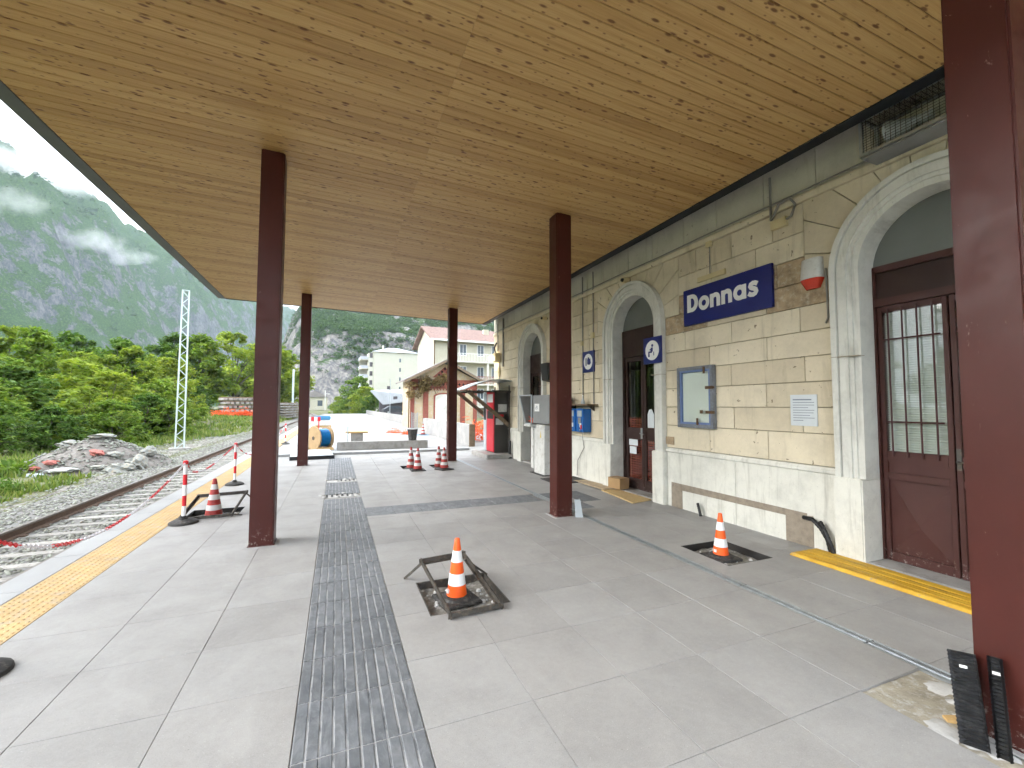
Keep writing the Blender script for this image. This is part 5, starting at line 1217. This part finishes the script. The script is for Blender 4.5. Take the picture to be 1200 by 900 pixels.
    # stacked sleepers
    def stack(label,x0,y0,x1,y1,rows,h,top):
        a=Vector((x0,y0,0)); b=Vector((x1,y1,0)); d=(b-a); L=d.length; d.normalize(); nrm=Vector((d.y,-d.x,0)); g=float(ground_h((x0+x1)/2,(y0+y1)/2)); t=empty('sleeper_stack',(x0,y0,g),math.atan2(d.y,d.x),label,'sleepers')
        cw=.62; n=int(L/cw); lay=h/rows; q=MB().box(-.23,-1.3,.02,.23,1.3,lay*.62); me=q.mesh('sleeper',M['sleeper'],bevel=.03); q=MB().box(0,-.06,0,L-.3,.06,lay*.32); mb=q.mesh('batten',M['old_wood'])
        for r in range(rows):
            for i in range(n-(r%2)-(2 if r==rows-1 and top else 0)):
                link('sleeper',me,t,((i+.5+.5*(r%2))*cw+random.uniform(-.05,.05),random.uniform(-.10,.10),r*lay+.02),(0,0,R(random.uniform(-2,2))))
            for yy in (-.9,.9): link('batten',mb,t,(.1,yy,r*lay+lay*.66))
        return t
    stack('long stack of old concrete sleepers left of the near column',-15.4,73.0,-8.9,76.5,5,2.75,True)
    stack('receding stack of old sleepers right of the near column',-8.75,78.5,-7.55,90,6,2.6,False)
    t=empty('orange_net_heap',(-13.5,70.6,float(ground_h(-13.5,70.6))),R(20),'bright orange safety net heaped in front of stacked sleepers','net'); q=MB()
    for k in range(420):
        a=Vector((random.uniform(-2.2,2.6),random.gauss(0,.35),abs(random.gauss(0,.38))+.03)); b=a+Vector((random.uniform(-.6,.6),random.uniform(-.4,.4),random.uniform(-.3,.3))); b.z=max(.03,b.z); q.bar(a,b,.09,.04)
    tag(q.build('mesh',M['net'],t),kind='stuff')
build_verge()
# ================================================================== TREES
def cards(n,rg,cen,rad,size,flat=.55,droop=.25):
    # leaf sprays spread through flattened clumps
    k=rg.integers(0,len(cen),n); d=rg.normal(size=(n,3)); d/=np.linalg.norm(d,axis=1)[:,None]; r=rg.random(n)**.45
    p=cen[k]+d*(rad[k]*r)[:,None]*np.array([1,1,flat]); u=rg.normal(size=(n,3)); u[:,2]*=.35; u/=np.linalg.norm(u,axis=1)[:,None]
    u[:,2]-=droop*rg.random(n); w=np.cross(u,rg.normal(size=(n,3))*np.array([.5,.5,1])); w/=np.linalg.norm(w,axis=1)[:,None]+1e-9
    L=size*rg.uniform(.5,1.3,n); u*=L[:,None]; w*=(L*.36)[:,None]
    V=np.stack([p-u,p+w,p+u,p-w],1).reshape(-1,3); return V,np.arange(4*n).reshape(-1,4)
def tree_meshes(seed,h,rw,n,size,mat,low=.18,nc=70,shape=1.0):
    nc=int(nc*1.6); n=int(n*.95)
    rg=np.random.default_rng(seed); cen=[];rad=[]
    while len(cen)<nc:
        z=rg.uniform(low,1.0); t=(z-low)/(1-low); env=math.sin(math.pi*min(1,.12+.88*t)**.8)**.6 if shape==1 else (1-t)**.6
        env=max(.12,env)*rw; a=rg.uniform(0,6.283); r=env*rg.random()**.45*rg.uniform(.7,1.25)
        cen.append((r*math.cos(a),r*math.sin(a),z*h)); rad.append(rg.uniform(.07,.24)*rw*(.8 if t>.8 else 1))
    cen=np.array(cen); rad=np.array(rad); V,F=cards(n,rg,cen,rad,size,.8,.45); crown=np_mesh('crown',V,F,mat)
    q=MB(); tr=.028*h*.6; pts=[(0,0,-.3)]; 
    for i in range(1,6): pts.append((rg.normal()*.02*h*i/5,rg.normal()*.02*h*i/5,h*.72*i/5))
    q.tube(pts,[tr*(1.25-i*.19) for i in range(6)],8)
    for k in rg.choice(len(cen),18,replace=False):
        c=cen[k]; i=min(4,max(1,int(c[2]/h*5.0*.8))); b=Vector(pts[i]); e=Vector(c); m_=(b+e)/2+Vector((0,0,.05*h)); q.tube([b,m_,e],[tr*.42,tr*.26,tr*.08],5)
    return crown,q.mesh('trunk',M['bark'],smooth=True)
def build_trees():
    kinds=[tree_meshes(1,1.0,.46,9000,.030,M['leaf1'],.10),tree_meshes(2,1.0,.40,9000,.030,M['leaf2'],.12),tree_meshes(3,1.0,.52,9000,.032,M['leaf1'],.06,80),tree_meshes(4,1.0,.44,9000,.030,M['leaf3'],.08),tree_meshes(5,1.0,.60,7000,.040,M['leaf2'],.02,70),tree_meshes(6,1.0,.62,7000,.042,M['leaf3'],.02,70),tree_meshes(7,1.0,.60,7000,.040,M['leaf1'],.02,70)]
    def tree(name,label,k,x,y,h,cat='tree',group=None,wd=1.0):
        t=empty(name,(x,y,float(ground_h(x,y))-.05),random.uniform(0,6.28),label,cat,group); s=h*(.84 if name=='broadleaf_tree' and x<-15 else 1)
        a=link('crown',kinds[k][0],t); a.scale=(s*wd,s*wd,s); b=link('trunk',kinds[k][1],t); b.scale=(s*wd,s*wd,s); return t
    G='trees beyond the track'
    T=[(1,-29.5,47,9.0,'dark green tree at the left edge of the photo'),(0,-26,49.5,9.6,'bright tree next to the leftmost dark tree'),(1,-23.3,48,9.2,'rounded tree third from the left edge of the tree line'),
       (2,-20.0,47,7.2,'broad pale green tree behind the rubble heap'),(3,-20.2,55,9.6,'darker tree behind the broad pale one'),(0,-18.6,53,8.8,'yellowish green tree just left of the lattice mast'),
       (2,-17.0,58,8.0,'light green tree directly behind the lattice mast'),(1,-20.5,84,14.5,'tall mid green tree right of the lattice mast'),(0,-16.2,86,16.2,'tallest bright tree close to the near left column'),
       (3,-24.5,86,14.5,'dark tree rising behind the mast'),(1,-13.0,98,15.0,'tree behind the sleeper stack'),(2,-10.6,96,12.0,'bright tree showing between the two left columns'),(0,-12.5,104,13.5,'bright tree behind the receding sleeper stack'),
       (3,-33,54,10.5,'dark tree far left behind the first row'),(3,-25.5,58,10.0,'dark tree behind the third tree of the line')]
    for k,x,y,h,lb in T: tree('broadleaf_tree',lb,k,x,y,h,'tree',G,1.0)
    unseen_trees=[(1,-24,-2,9.5,'unseen tree added behind the camera for door glass reflections'),(0,-25,6,10.5,'unseen bright tree added opposite the near door for its reflections'),(3,-27,13,11,'unseen dark tree added left of the view for reflections'),(2,-23,20,8.5,'unseen broad tree added left of the view for reflections'),(1,-28,29,10,'unseen round tree added left of the view for reflections'),(0,-26,-12,10,'unseen bright tree added farther behind the camera for reflections')]  # out of view, added so the door glass has something to reflect
    for k,x,y,h,lb in unseen_trees: tree('broadleaf_tree',lb,k,x,y,h,'tree',G,1.0)
    S=[(5,-14.3,26.0,2.5,'dense dark shrub at the lower left edge'),(4,-16.8,30.5,3.6,'mid green shrub behind the lower left shrub'),(5,-12.9,28.2,2.2,'low dark shrub left of the rubble heap'),(6,-13.6,33,3.2,'bright shrub above the left of rubble heap'),
       (4,-11.8,31.5,2.5,'round shrub behind the rubble heap'),(5,-18.5,36,4.4,'dark tall shrub behind the left thicket'),(6,-15.2,40,4.4,'light shrub in the middle of the thicket'),(5,-12.4,38,3.0,'dark shrub right behind rubble heap'),(4,-10.9,37.5,2.4,'small shrub between heap and lattice mast'),
       (4,-14.0,46,4.2,'shrub at the foot of the pale trees'),(5,-16.4,54,3.6,'dark shrub behind the lattice mast'),(5,-20.0,76,4.6,'dark shrub under the tall trees'),(4,-21,38,5.2,'tall shrub at the left edge behind thicket'),(6,-18.5,43,5.2,'pale tall shrub under the leftmost trees'),(5,-16.5,47,3.8,'dark undergrowth shrub below the broad tree'),(4,-24,43,5.5,'green undergrowth below the leftmost tree')]
    for k,x,y,h,lb in S: tree('shrub',lb,k,x,y,h,'shrub','shrubs beyond the track',1.15)
    B=[(6,6.6,112,7.0,'bright round bush at the end of the platform'),(4,3.4,118,6.2,'pale green bush left of the round bush'),(5,8.3,104,5.6,'dark round bush near the apartment block'),(4,6.0,138,11.0,'taller bush behind the two platform end bushes'),(2,.6,126,5.0,'low bush at the left of the bush group')]
    for k,x,y,h,lb in B: tree('bush',lb,k,x,y,h,'bush','bushes at the platform end',1.05)
    for k,x,y,h,lb in ((6,12.5,52,2.2,'low green plants on the bank left of old hut'),(4,9.8,62,2.0,'weeds on the bank behind the low wall'),(5,14,70,2.2,'grass tuft bank below the grey shed'),(4,9.6,20.5,2.6,'bush behind the drinks machine shelter'),(6,8.2,18.6,1.7,'weeds behind the low wall by the shelter')): tree('bank_plant',lb,k,x,y,h,'plant',None,1.2)
build_trees()
# ================================================================== FAR BUILDINGS
def build_hut():
    t=empty('old_brick_hut',(7.75,33,-.06),0,'small cream hut with red brick trim and creeper on its gable','building'); w,d,he,hp=2.6,4,3.72,5.05
    q=MB(); q.prism([(-w,0,0),(w,0,0),(w,0,he),(0,0,hp-.1),(-w,0,he)],(0,d,0)); q.build('wall',M['hut_wall'],t)
    rf=MB()
    for s in (-1,1): rf.hexa([(s*(w+.55),-.7,he-.24),(0,-.7,hp+.06),(0,d+.4,hp+.06),(s*(w+.55),d+.4,he-.24),(s*(w+.55),-.7,he-.12),(0,-.7,hp+.18),(0,d+.4,hp+.18),(s*(w+.55),d+.4,he-.12)])
    rf.build('roof',M['roof_slate'],t)
    for s in (-1,1): MB().bar((s*(w+.5),-.72,he-.25),(0,-.72,hp+.05),.05,.16).build('bargeboard',M['old_wood'],t)
    for a,b in ((-w-.02,-w+.30),(w-.30,w+.02)): MB().box(a,-.04,0,b,-.002,he-.1).build('quoin',M['brick_red'],t)
    MB().box(-1.65,-.05,.3,-1.25,-.003,he-.75).build('pilaster',M['brick_red'],t); MB().box(1.25,-.05,.3,1.65,-.003,he-.75).build('pilaster',M['brick_red'],t)
    b=MB().box(-w,-.06,he-.72,w,-.003,he-.02).build('brick_band',M['brick_red'],t)
    for k in range(16):
        x=-w+.25+.32*k; MB().prism([(x,-.066,he-.5),(x+.1,-.066,he-.38),(x,-.066,he-.26),(x-.1,-.066,he-.38)],(0,.004,0)).build('diamond_hole',M['brick_dark'],b)
    g=MB().prism([(-.95,-.058,he+.15),(.95,-.058,he+.15),(0,-.058,hp-.35)],(0,.05,0)).build('gable_lattice',M['brick_red'],t)
    for x,z in ((-.45,.32),(0,.32),(.45,.32),(-.22,.58),(.22,.58),(0,.82)): MB().prism([(x,-.064,he+z-.12),(x+.11,-.064,he+z),(x,-.064,he+z+.12),(x-.11,-.064,he+z)],(0,.004,0)).build('diamond_hole',M['brick_dark'],g)
    for k in range(22): MB().box(-w+.1+.235*k,-.10,he-.86,-w+.2+.235*k,-.003,he-.73).build('dentil',M['brick_red'],t)
    n=8; pts=[(-.72,-.03,.3),(.72,-.03,.3),(.72,-.03,2.35)]+[(.72*math.cos(math.pi*i/n),-.03,2.35+.22*math.sin(math.pi*i/n)) for i in range(1,n)]+[(-.72,-.03,2.35)]
    MB().prism(pts,(0,.027,0)).build('blind_window',M['plinth'],t)
    for a,b in ((-.84,-.72),(.72,.84)): MB().box(a,-.045,.3,b,-.003,2.4).build('window_jamb',M['brick_red'],t)
    q=MB()
    for i in range(10):
        a0,a1=math.pi*i/10,math.pi*(i+1)/10; f=lambda r,a:(r*math.cos(a),2.35+r*.32*math.sin(a)); A,B,C,D=f(.72,a0),f(.86,a0),f(.86,a1),f(.72,a1); q.hexa([(A[0],-.045,A[1]),(B[0],-.045,B[1]+.06),(C[0],-.045,C[1]+.06),(D[0],-.045,D[1]),(A[0],-.003,A[1]),(B[0],-.003,B[1]+.06),(C[0],-.003,C[1]+.06),(D[0],-.003,D[1])])
    q.build('window_arch',M['brick_red'],t)
    MB().tube([(-w-.12,-.12,he-.3),(-w-.12,-.1,0)],.05,8).build('downpipe',M['rusty'],t)
    c=empty('dry_creeper',(6.1,32.7,3.0),0,'brown dry creeper hanging from the left eave of the hut','creeper'); rg=np.random.default_rng(4); cen=[];rad=[]
    for i in range(46): u=rg.random(); x=-1.15+2.9*u; z=.55+.62*(u)*.9-rg.random()*(1.5-1.2*u)-.1; cen.append((x,rg.uniform(-.35,.15),z)); rad.append(rg.uniform(.16,.36))
    V,F=cards(3600,rg,np.array(cen),np.array(rad),.10,1.0,.5); link('dead_leaves',np_mesh('dead_leaves',V,F,M['dry']),c)
    q=MB()
    for i in range(14): x=rg.uniform(-1,1.4); q.tube([(x,-.1,.9),(x+rg.normal()*.15,-.2,.3),(x+rg.normal()*.3,-.2,-.5)],.012,5)
    q.build('stems',M['bark'],c)
    for lb,x,y in (('orange net draped on the low wall beside the hut',7.4,20.8),('orange net heap near the drinks machine behind low wall',6.2,19.4)):
        n=empty('net_heap',(x,y,.0),0,lb,'net'); q=MB()
        for k in range(160):
            a=Vector((random.gauss(0,.45),random.gauss(0,.3),abs(random.gauss(.3,.35)))); b=a+Vector((random.uniform(-.3,.3),random.uniform(-.3,.3),random.uniform(-.2,.2))); b.z=max(.02,b.z); a.z=max(.02,a.z); q.bar(a,b,.05,.02)
        tag(q.build('mesh',M['net'],n),kind='stuff')
build_hut()
def win(parent,x0,x1,z0,z1,y,fr='white',gl='win'):
    w=MB().box(x0,y-.05,z0,x1,y-.004,z1).build('window',M[fr],parent); f=.08
    MB().box(x0+f,y-.06,z0+f,(x0+x1)/2-.03,y-.051,z1-f).build('pane',M[gl],w); MB().box((x0+x1)/2+.03,y-.06,z0+f,x1-f,y-.051,z1-f).build('pane',M[gl],w)
def build_houses():
    t=empty('cream_house',(12.1,58,-.06),R(2.5),'cream house with red tiled roof and balconies behind the hut','building'); W_,D,he=12.5,10,10.9
    q=MB(); q.prism([(0,0,0),(0,D,0),(0,D,he),(0,D/2,he+2.2),(0,0,he)],(W_,0,0)); q.build('wall',M['house'],t)
    r=MB(); r.hexa([(-.7,-1.0,he-.35),(W_+.6,-1.0,he-.35),(W_+.6,D/2,he+2.25),(-.7,D/2,he+2.25),(-.7,-1.0,he-.18),(W_+.6,-1.0,he-.18),(W_+.6,D/2,he+2.45),(-.7,D/2,he+2.45)])
    r.hexa([(-.7,D+1,he-.35),(W_+.6,D+1,he-.35),(W_+.6,D/2+.01,he+2.25),(-.7,D/2+.01,he+2.25),(-.7,D+1,he-.18),(W_+.6,D+1,he-.18),(W_+.6,D/2+.01,he+2.45),(-.7,D/2+.01,he+2.45)]); rf=r.build('roof',M['roof_tile'],t)
    MB().box(-.72,-1.04,he-.42,W_+.62,-1.0,he-.2).build('gutter',M['white'],rf); MB().box(8.2,2.6,he+1.1,9.0,3.3,he+2.2).build('chimney',M['house'],rf)
    for fl in range(3):
        z=1.6+3.1*fl
        for x in (3.6,6.2,8.4,10.6): win(t,x,x+1.05,z+.9,z+2.5,0)
        MB().box(2.1,-.05,z+.1,3.1,-.004,z+2.5).build('shutter_door',M['shutter'],t)
        b=MB().box(2.4,-1.5,z-.18,W_+.3,-.006,z).build('balcony',M['bal'],t)
        q=MB(); 
        for k in range(46): q.box(2.4+.22*k,-1.5,z,2.44+.22*k,-1.46,z+1.0)
        q.box(2.4,-1.52,z+1.0,W_+.3,-1.44,z+1.06); q.build('railing',M['brick_red'] if fl==1 else M['white'],b)
        for x in (2.6,7.2,12.2): MB().box(x,-1.45,z-3.1 if fl else 0,x+.25,-1.2,z-.18).build('pillar',M['bal'],t)
    MB().box(-.01,-.08,0,.12,-.006,he-.4).build('downpipe',M['rusty'],t)
    t=empty('apartment_block',(11.3,150,-.3),R(2.5),'tall pale apartment block with balconies on its left side','building'); W_,D,H=14.6,16,20.0
    MB().box(0,0,0,W_,D,H).build('wall',M['house2'],t)
    q=MB().hexa([(-.6,-.6,H+.001),(W_+.6,-.6,H+.001),(W_+.6,D+.6,H+.001),(-.6,D+.6,H+.001),(5.5,6,H+2.2),(9,6,H+2.2),(9,10,H+2.2),(5.5,10,H+2.2)]); q.build('roof',M['metal_roof'],t)
    for z in (7.0,10.2,13.4,16.6):
        w=MB().box(8.2,-.06,z,8.9,-.004,z+1.5).build('window',M['bal'],t); MB().box(8.28,-.08,z+.1,8.82,-.061,z+1.4).build('pane',M['win'],w)
    MB().box(-1.7,.4,0,-.005,5.2,H-.6).build('stair_wing',M['house2'],t)
    for fl in range(6):
        z=2.2+3.0*fl; b=MB().box(-4.1,1.0,z,-1.706,8.5,z+.22).build('balcony',M['bal'],t); MB().box(-4.14,.96,z+.22,-4.06,8.5,z+1.15).build('parapet',M['metal_roof'],b); MB().box(-4.05,.96,z+.22,-1.71,1.03,z+1.15).build('parapet',M['metal_roof'],b)
        MB().box(-1.74,5.4,z+.22,-1.706,7.8,z+2.5).build('balcony_door',M['win'],t)
    MB().box(-1.70,5.21,0,-.006,9,H-.8).build('rear_wing',M['house2'],t)
    for k,y in enumerate((.35,)):
        for fl in range(6): w=MB().box(-1.3,y-.02,2.9+3*fl,-.4,y+.049,4.4+3*fl).build('window',M['shutter'],t)
    MB().box(-3.9,8.6,0,-1.72,9.0,H-1.5).build('end_fin',M['house2'],t)
    MB().box(3.0,3,H+.6,3.6,3.6,H+2.6).build('chimney',M['house2'],t); MB().tube([(7,8,H+2),(7,8,H+5)],.06,6).build('aerial',M['steel_dark'],t)
    t=empty('grey_roofed_shed',(7.4,90,-.1),R(-4),'wide shed with sloping pale grey sheet roof below the apartment block','building')
    MB().box(.6,.6,0,11.4,7,2.6).build('wall',M['shutter'],t)
    q=MB().hexa([(-1.2,0,4.6),(1.2,-.6,1.9),(12,-.4,3.4),(12,7.5,5.6),(-1.2,0,4.75),(1.2,-.6,2.05),(12,-.4,3.55),(12,7.5,5.75)]); q.build('roof',M['grey_roof'],t)
    MB().box(3.2,-.42,2.9,4.0,-.30,3.6).build('vent_hatch',M['shutter'],t)
    t=empty('parked_car',(9.9,82,.15),R(8),'dark car parked in front of the grey roofed shed','car')
    q=MB(); q.prism([(-2.1,-.85,.35),(2.1,-.85,.35),(2.15,-.85,.8),(1.2,-.85,.95),(.6,-.85,1.42),(-1.0,-.85,1.45),(-1.7,-.85,.98),(-2.12,-.85,.85)],(0,1.7,0)); q.build('body',M['car'],t,bevel=.06)
    q=MB().prism([(.55,-.862,1.36),(-.95,-.862,1.38),(-1.45,-.862,1.0),(1.05,-.862,.98)],(0,.012,0)); q.build('side_window',M['win'],t)
    for x in (-1.3,1.3): w=MB().lathe([(.31,-.1),(.31,.1)],16).build('wheel',M['rubber'],t,(x,-.78,.31),(R(90),0,0)); MB().lathe([(.18,-.0),(.18,.11)],12).build('rim',M['steel'],w)
    t=empty('street_pole',(8.9,80,-.06),0,'thin pole with a grey lamp box in front of the shed','pole'); MB().tube([(0,0,0),(0,0,6.5)],.07,8).build('post',M['steel'],t); MB().box(-.55,-.2,4.6,-.05,.2,5.2).build('lamp_box',M['shutter'],t)
    t=empty('distant_line_house',(-14.5,205,-.3),R(10),'small pale house at the far end of the railway line','building'); MB().box(0,0,0,11,8,5.6).build('wall',M['house'],t)
    q=MB().prism([(-.8,-.8,5.6),(11.8,-.8,5.6),(5.5,-.8,8.4)],(0,9.6,0)); q.build('roof',M['roof_slate'],t)
    MB().box(1.5,-.06,1.2,4,-.004,4.6).build('dark_door',M['shutter'],t); MB().box(7,-.06,1.8,9,-.004,4.2).build('window',M['win'],t)
    for x,lb in ((-11.5,'left thin catenary pole beside the far line house'),(-4.2,'right thin catenary pole beside the far line house')):
        t=empty('line_pole',(x,188,-.3),0,lb,'pole'); MB().tube([(0,0,0),(0,0,8)],.16,8).build('post',M['offwhite'],t); MB().box(-.1,-.08,6.6,1.8,.08,6.75).build('arm',M['offwhite'],t)
build_houses()
# ================================================================== MOUNTAINS, WOODS, HAZE, CLOUDS
def grid_mesh(name,X,Y,Z,mat):
    m,n=X.shape; V=np.stack([X.ravel(),Y.ravel(),Z.ravel()],1); i=(np.arange(m-1)[:,None]*n+np.arange(n-1)[None]).ravel()
    return tag(link(name,np_mesh(name,V,np.stack([i,i+1,i+n+1,i+n],1),mat,True)),kind='structure')
def crag_h(x,y):
    u=x+.10*(y-350)                                             # left flank leans back
    wob=26*(fbm(x*.018,y*.018,4,31)-.5)
    front=y-(318+.10*x)+wob
    rise=62*sstep(0,62,front)**.85+70*sstep(40,330,front)+.10*np.clip(x-30,0,300)*sstep(20,200,front)
    flank=sstep(-66,-8,u+20*(fbm(y*.03,x*.02,3,7)-.5))
    rug=14*(ridged(x*.022,y*.022,5,5)-.55)*sstep(0,40,front)+5*(ridged(x*.08,y*.08,4,15)-.5)*sstep(0,25,front)
    return np.maximum(rise*flank+rug*flank-.6,-2)
def build_far():
    # wooded crag behind the apartment block
    xs=np.linspace(-110,330,230); ys=np.linspace(290,720,200); X,Y=np.meshgrid(xs,ys); Z=crag_h(X,Y); grid_mesh('crag_hill',X,Y,Z,M['crag'])
    rg=np.random.default_rng(77); n=16000; x=rg.uniform(-70,240,n); y=rg.uniform(300,600,n); e=2.0
    z=crag_h(x,y); sl=np.hypot(crag_h(x+e,y)-crag_h(x-e,y),crag_h(x,y+e)-crag_h(x,y-e))/(2*e)
    k=(z>2)&(rg.random(n)<np.clip(2.0-sl*.55-1.5*sstep(28,-4,x+18*(fbm(x*.05,y*.05,2,3)-.5))*sstep(62,36,z),0.05,1))&(fbm(x*.045,y*.045,3,9)>.36); x,y,z=x[k],y[k],z[k]
    m=28; cn=np.stack([x,y,z+2.2],1); rd=rg.uniform(1.6,3.6,len(x)); V,F=cards(len(x)*m,rg,cn,rd,.95,.85,.2)
    tag(link('crag_wood',np_mesh('crag_wood',V,F,M['leaf_far'])),'dense dark green wood covering the crag behind the houses','wood',kind='stuff')
    # big valley side: ridge from A to B
    A=np.array([-667.,1265.]); B=np.array([-363.,2403.]); d=(B-A)/np.linalg.norm(B-A); nn=np.array([d[1],-d[0]])   # nn points to the valley
    s=np.linspace(-900,1900,420); t=np.linspace(-300,700,240); S,T=np.meshgrid(s,t)
    def mh(S,T):
        prof=np.where(T<0,1-.35*np.clip(-T/350,0,1),1-.40*sstep(0,330,T)-.46*sstep(230,470,T)-.16*sstep(470,640,T))
        Hh=520+60*(fbm(S*.004,S*0+3,4,3)-.5); w1=fbm(S*.006,T*.006,4,13)-.5
        Tw=T+150*w1
        prof=np.where(Tw<0,1-.35*np.clip(-Tw/350,0,1),1-.36*sstep(0,330,Tw)-.50*sstep(250,430,Tw)-.16*sstep(430,620,Tw))
        rug=95*(ridged(S*.0055,T*.0055,6,21)-.55)+30*(ridged(S*.03,T*.03,4,25)-.5)+12*(ridged(S*.10,T*.10,3,35)-.5)
        return np.maximum(Hh*prof+rug*sstep(-.02,.25,prof)-18,-3)
    Z=mh(S,T); X=A[0]+S*d[0]+T*nn[0]; Y=A[1]+S*d[1]+T*nn[1]; grid_mesh('mountain',X,Y,Z,M['mountain'])
    n=26000; ss=rg.uniform(-700,1500,n); tt=rg.uniform(-60,640,n); e=6.; z=mh(ss,tt); sl=np.hypot(mh(ss+e,tt)-mh(ss-e,tt),mh(ss,tt+e)-mh(ss,tt-e))/(2*e)
    k=(z>4)&(rg.random(n)<np.clip(1.25-sl*.62,.03,1))&(fbm(ss*.012,tt*.012,4,19)>.42); ss,tt,z=ss[k],tt[k],z[k]
    cn=np.stack([A[0]+ss*d[0]+tt*nn[0],A[1]+ss*d[1]+tt*nn[1],z+3],1); V,F=cards(len(ss)*8,rg,cn,rg.uniform(2.5,6,len(ss)),2.6,.9,.2)
    tag(link('mountain_wood',np_mesh('mountain_wood',V,F,M['leaf_far'])),'distant green scrub and woods on the valley side','wood',kind='stuff')
    # bluer mountain closing the valley
    xs=np.linspace(-1900,1500,150); ys=np.linspace(3300,4600,80); X,Y=np.meshgrid(xs,ys)
    Z=np.maximum(820*np.exp(-((X+950)/900)**2)*sstep(3300,4100,Y+200*(fbm(X*.002,Y*.002,3,2)-.5))+170*(ridged(X*.003,Y*.003,5,41)-.5)*sstep(3300,3600,Y),-3); grid_mesh('far_mountain',X,Y,Z,M['mountain'])
    # air
    m=NT('haze_air'); m.t.nodes.remove(m.b); v=m.n('ShaderNodeVolumePrincipled'); v.inputs['Color'].default_value=(.72,.85,1,1); v.inputs['Density'].default_value=.00014; v.inputs['Anisotropy'].default_value=.0
    m.l(v.outputs[0],m.out.inputs['Volume'])
    q=MB().box(-7500,-7500,-6,7500,7500,900); h=q.build('haze',m.m); tag(h,'thin pale blue haze filling the valley air','haze',kind='stuff')
def build_clouds():
    m=NT('cloud_vapour'); m.t.nodes.remove(m.b); v=m.n('ShaderNodeVolumePrincipled'); v.inputs['Color'].default_value=(1,1,1,1); m.l(v.outputs[0],m.out.inputs['Volume'])
    g=m.n('ShaderNodeTexCoord').outputs['Generated']; d_=m.n('ShaderNodeVectorMath',operation='DISTANCE'); m.l(g,d_.inputs[0]); d_.inputs[1].default_value=(.5,.5,.5)
    fall=m.math('SUBTRACT',1.0,m.math('MULTIPLY',d_.outputs['Value'],2.2)); nz=m.noise(.03,4,.6)
    den=m.math('MULTIPLY',m.math('MAXIMUM',m.math('ADD',fall,m.math('MULTIPLY',m.math('SUBTRACT',nz,.56),2.6)),0.0),.022); m.l(den,v.inputs['Density'])
    L=[((-520,1000,410),(230,60,45),'long low cloud lying along the upper left ridge'),((-505,1055,425),(120,40,30),'small wisp of cloud on the upper slope at the left'),((-372,880,262),(62,26,22),'bright puff of cloud in front of the valley side'),((-362,962,268),(66,28,17),'thin cloud wisp right of the bright puff'),((-418,795,279),(60,24,20),'cloud wisp at the left edge of the slope')]
    for i,(c,r,lb) in enumerate(L):
        b=bmesh.new(); bmesh.ops.create_icosphere(b,subdivisions=5,radius=1)
        for vv in b.verts:
            p=vv.co; k=.62+.85*float(fbm(np.array(p.x*2.2+i*7+p.y),np.array(p.z*2.6+p.y*1.7+i),5,60+i)); vv.co=Vector((p.x*r[0],p.y*r[1],p.z*r[2]))*k
        me=bpy.data.meshes.new('cloud'); b.to_mesh(me); b.free(); me.materials.append(m.m)
        o=link('low_cloud',me,None,c,(0,0,R(-15))); tag(o,lb,'cloud','low clouds on the valley side')
build_far()
build_clouds()
